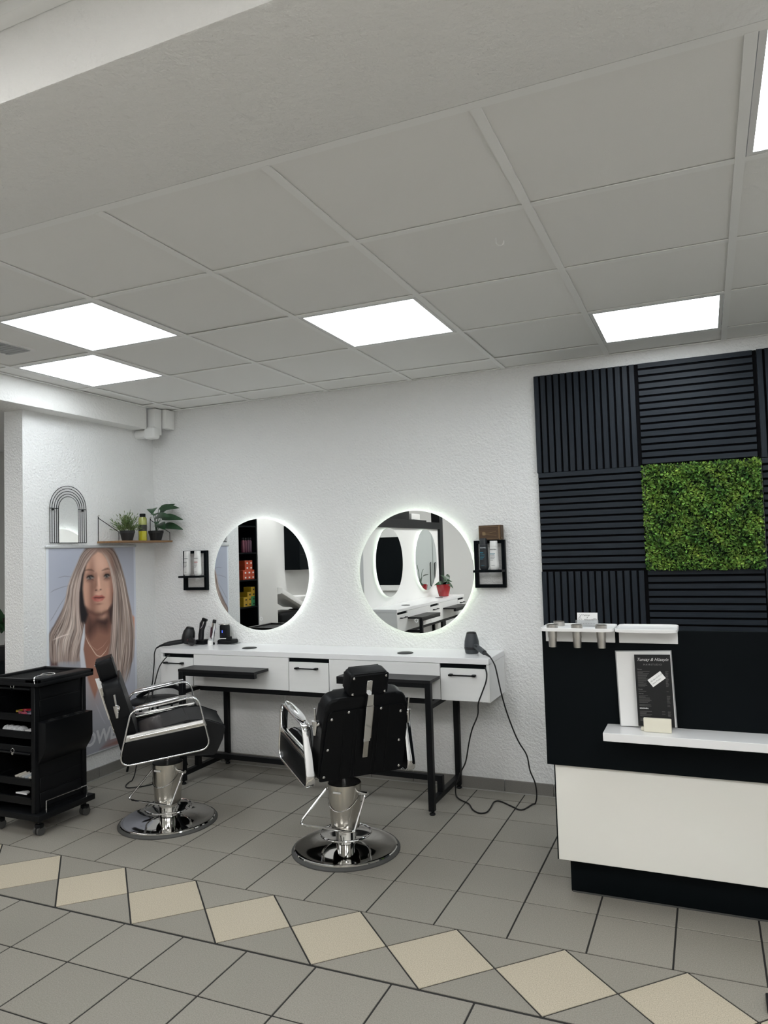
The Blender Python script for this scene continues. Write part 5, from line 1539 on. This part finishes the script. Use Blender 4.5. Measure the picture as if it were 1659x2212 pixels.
# product rack, white cupboard and wash corner seen in the other round mirror
SX = -2.5
t = thing('product_rack', 'tall black shelf unit of boxed hair colour seen in the mirror', 'shelf unit', (SX - 0.17, -0.75, 0))
for y in (-0.42, -1.125):
    MB().box(SX - 0.34, SX, y, y + 0.02, 0.0, 2.25).build('side_panel', M_BLACKLAM, t)
MB().box(SX - 0.34, SX - 0.325, -1.105, -0.42, 0.0, 2.25).build('back_panel', mat('rack_back_grey', (0.25, 0.25, 0.25), 0.7), t)
for z in (0.10, 0.45, 0.795, 1.145, 1.50, 1.85, 2.23):
    MB().box(SX - 0.325, SX - 0.002, -1.105, -0.42, z, z + 0.018).build('shelf_board', M_BLACKLAM, t)
ROWS = ('bottom', 'second', 'third', 'top')
COLS = ('first', 'second', 'third')
def carton(label, y, z, col, grp, w=0.085, h=0.062, x=SX - 0.03):
    key = 'carton_' + '_'.join(str(int(c * 1000)) for c in col)
    m = bpy.data.materials.get(key) or mat(key, col, 0.45)
    o = thing('colour_box', label, 'box', (x, y, z), 0, grp)
    MB().box(-0.12, 0.0, -w / 2, w / 2, 0.0, h, bevel=0.002, seg=1).build('carton', m, o, world=False)
    MB().box(0.0005, 0.0012, -w * 0.35, w * 0.05, h * 0.3, h * 0.6).build('label_patch', M_PAPER if col[1] < 0.2 else M_INK, o, world=False)
for r_ in range(4):
    for c_ in range(3 if r_ < 2 else 2):
        carton('orange box seen in the mirror, %s row of its pile, %s from the cupboard side' % (ROWS[r_], COLS[(2 if r_ < 2 else 1) - c_]), -0.965 - (c_ - (0.5 if r_ > 1 else 1)) * 0.088, 1.1632 + r_ * 0.0625, (0.50, 0.065, 0.02), 'orange boxes on the rack')
for r_ in range(4):
    for c_ in range(3 if r_ < 2 else (2 if r_ == 2 else 1)):
        green = c_ == 0 and r_ < 2
        carton(('green' if green else 'yellow') + ' box seen in the mirror, %s row of its pile, %s from the cupboard side' % (ROWS[r_], COLS[c_]),
               -1.055 + c_ * 0.088, 0.8132 + r_ * 0.0625, (0.03, 0.22, 0.08) if green else (0.48, 0.30, 0.012), 'green boxes on the rack' if green else 'yellow boxes on the rack')
for k in range(4):
    o = thing('spray_can', 'dark spray can seen in the mirror, %s from the cupboard side' % ('first', 'second', 'third', 'fourth')[k], 'can', (SX - 0.06, -1.05 + k * 0.055, 1.518), 0, 'spray cans on the rack')
    MB().lathe([(0.022, 0.0), (0.023, 0.004), (0.023, 0.15), (0.014, 0.163)], n=18).build('can', mat('can_%d' % k, (0.05 + 0.02 * k, 0.02, 0.04), 0.35), o, world=False)
    MB().lathe([(0.018, 0.1635), (0.018, 0.19), (0.016, 0.192)], n=16).build('cap', M_PLASTIC, o, world=False)
t = thing('white_cupboard', 'tall white cupboard beside the product rack seen in the mirror', 'cupboard', (SX - 0.25, -1.38, 0))
MB().box(SX - 0.45, SX, -1.61, -1.14, 0.42, H, bevel=0.002, seg=1).build('cupboard_body', M_PLAIN, t)
MB().box(SX - 0.45, SX + 0.02, -1.615, -1.135, 0.0, 0.42).build('dark_base', M_BLACKLAM, t)
t = thing('wall_cabinet', 'black wall cabinet above the wash basin seen in the mirror', 'cabinet', (X0 + 0.15, -3.9, 1.17))
MB().box(X0 + 0.001, X0 + 0.30, -4.6, -3.62, 1.20, 1.95, bevel=0.003, seg=1).build('cabinet_body', M_BLACKLAM, t)
for z in (1.45, 1.70):
    MB().box(X0 + 0.05, X0 + 0.302, -4.59, -3.63, z, z + 0.012).build('shelf_board', M_BLACK, t)
t = thing('wash_unit', 'backwash chair with a white basin seen in the mirror', 'wash chair', (-3.0, -3.0, 0))
MB().box(-3.30, -2.85, -2.95, -2.25, 0.0, 0.40, bevel=0.03, seg=3).build('seat_base', M_LEATHER, t)
MB().box(-3.28, -2.82, -2.92, -2.20, 0.40, 0.60, bevel=0.05, seg=4).build('seat_cushion', M_LEATHER, t)
MB().sweep([(-3.04, -2.30, 0.93), (-3.04, -2.62, 0.80), (-3.04, -2.90, 0.69)], 0, 16, flat=(0.055, 0.20), up=(0, 0.35, 1)).build('neck_shell', M_WHITE, t)
MB().lathe([(0.10, 0.60), (0.17, 0.64), (0.21, 0.74), (0.225, 0.80), (0.21, 0.80), (0.18, 0.72), (0.06, 0.66), (0.001, 0.66)], (-3.04, -3.13, 0), 32).build('basin', M_WHITE, t)
MB().box(-3.18, -2.90, -3.25, -2.98, 0.0, 0.60, bevel=0.03, seg=3).build('basin_foot', M_BLACKLAM, t)

# passage beyond the poster wall: a leafy plant on a dark sideboard
t = thing('sideboard', 'dark low sideboard in the passage behind the poster wall', 'sideboard', (-1.75, 2.1, 0))
MB().box(-2.10, -1.45, 1.90, 2.30, 0.0, 0.80, bevel=0.004).build('body', M_BLACKLAM, t)
t = thing('passage_plant', 'dark green leafy plant at the passage beside the poster wall', 'plant', (-1.66, 2.05, 0.80))
MB().lathe([(0.05, 0.801), (0.07, 0.90), (0.065, 0.90), (0.001, 0.89)], (-1.66, 2.05, 0), 20).build('pot', M_POT, t)
MB().sweep(smooth_path([(-1.66, 2.05, 0.88), (-1.65, 2.05, 0.97), (-1.66, 2.04, 1.10)], 4), 0.008, 6).build('trunk', M_SOIL, t)
rnd = random.Random(12)
for k in range(26):
    a, e = rnd.uniform(0, 6.28), rnd.uniform(-0.5, 1.2)
    b = Vector((-1.66, 2.04, 1.04 + rnd.uniform(-0.05, 0.06)))
    L = rnd.uniform(0.09, 0.15)
    big_leaf(t, b + Vector((math.cos(a), math.sin(a), 0)) * 0.02, b + Vector((math.cos(a) * math.cos(e), math.sin(a) * math.cos(e), math.sin(e))) * L, 0.026, droop=0.012)

# far side of the front room: tall grey cupboards and a panel painted dark like a mirror reflecting the slats
t = thing('tall_cupboard', 'tall grey cupboard with long black handles reflected in the second station mirror', 'cupboard', (0.65, Y0 + 0.25, 0))
M_GREYLAM = mat('grey_laminate', (0.55, 0.58, 0.57), 0.5)
MB().box(0.10, 1.08, Y0 + 0.02, Y0 + 0.42, 0.0, 2.3).build('cupboard_body', M_GREYLAM, t)
for x0, x1, hx in ((0.11, 0.585, 0.55), (0.595, 1.07, 0.63)):
    d = MB().box(x0, x1, Y0 + 0.42, Y0 + 0.438, 0.05, 2.28, bevel=0.002, seg=1).build('door', M_GREYLAM, t)
    MB().sweep([(hx, Y0 + 0.438, 0.85), (hx, Y0 + 0.47, 0.86), (hx, Y0 + 0.47, 1.24), (hx, Y0 + 0.438, 1.25)], 0.008, 8).build('handle', M_BLACK, d)
t = thing('mirror_stand_in', 'rounded panel painted dark as mirrored slats in white surround, reflected in the second station mirror', 'panel', (1.6, Y0 + 0.1, 0.9))
MB().prism([(p.x, p.y) for p in rounded([Vector((1.16, 0.75, 0)), Vector((2.3, 0.75, 0)), Vector((2.3, 1.95, 0)), Vector((1.16, 1.95, 0))], 0.06, 5)], -Y0 - 0.06, -Y0 - 0.01, M=RX90).build('surround', M_WHITE, t)
MB().prism([(p.x, p.y) for p in rounded([Vector((1.24, 0.85, 0)), Vector((2.22, 0.85, 0)), Vector((2.22, 1.72, 0)), Vector((1.24, 1.72, 0))], 0.05, 5)], -Y0 - 0.065, -Y0 - 0.0605, M=RX90).build('painted_reflection', M_BLACKLAM, t)
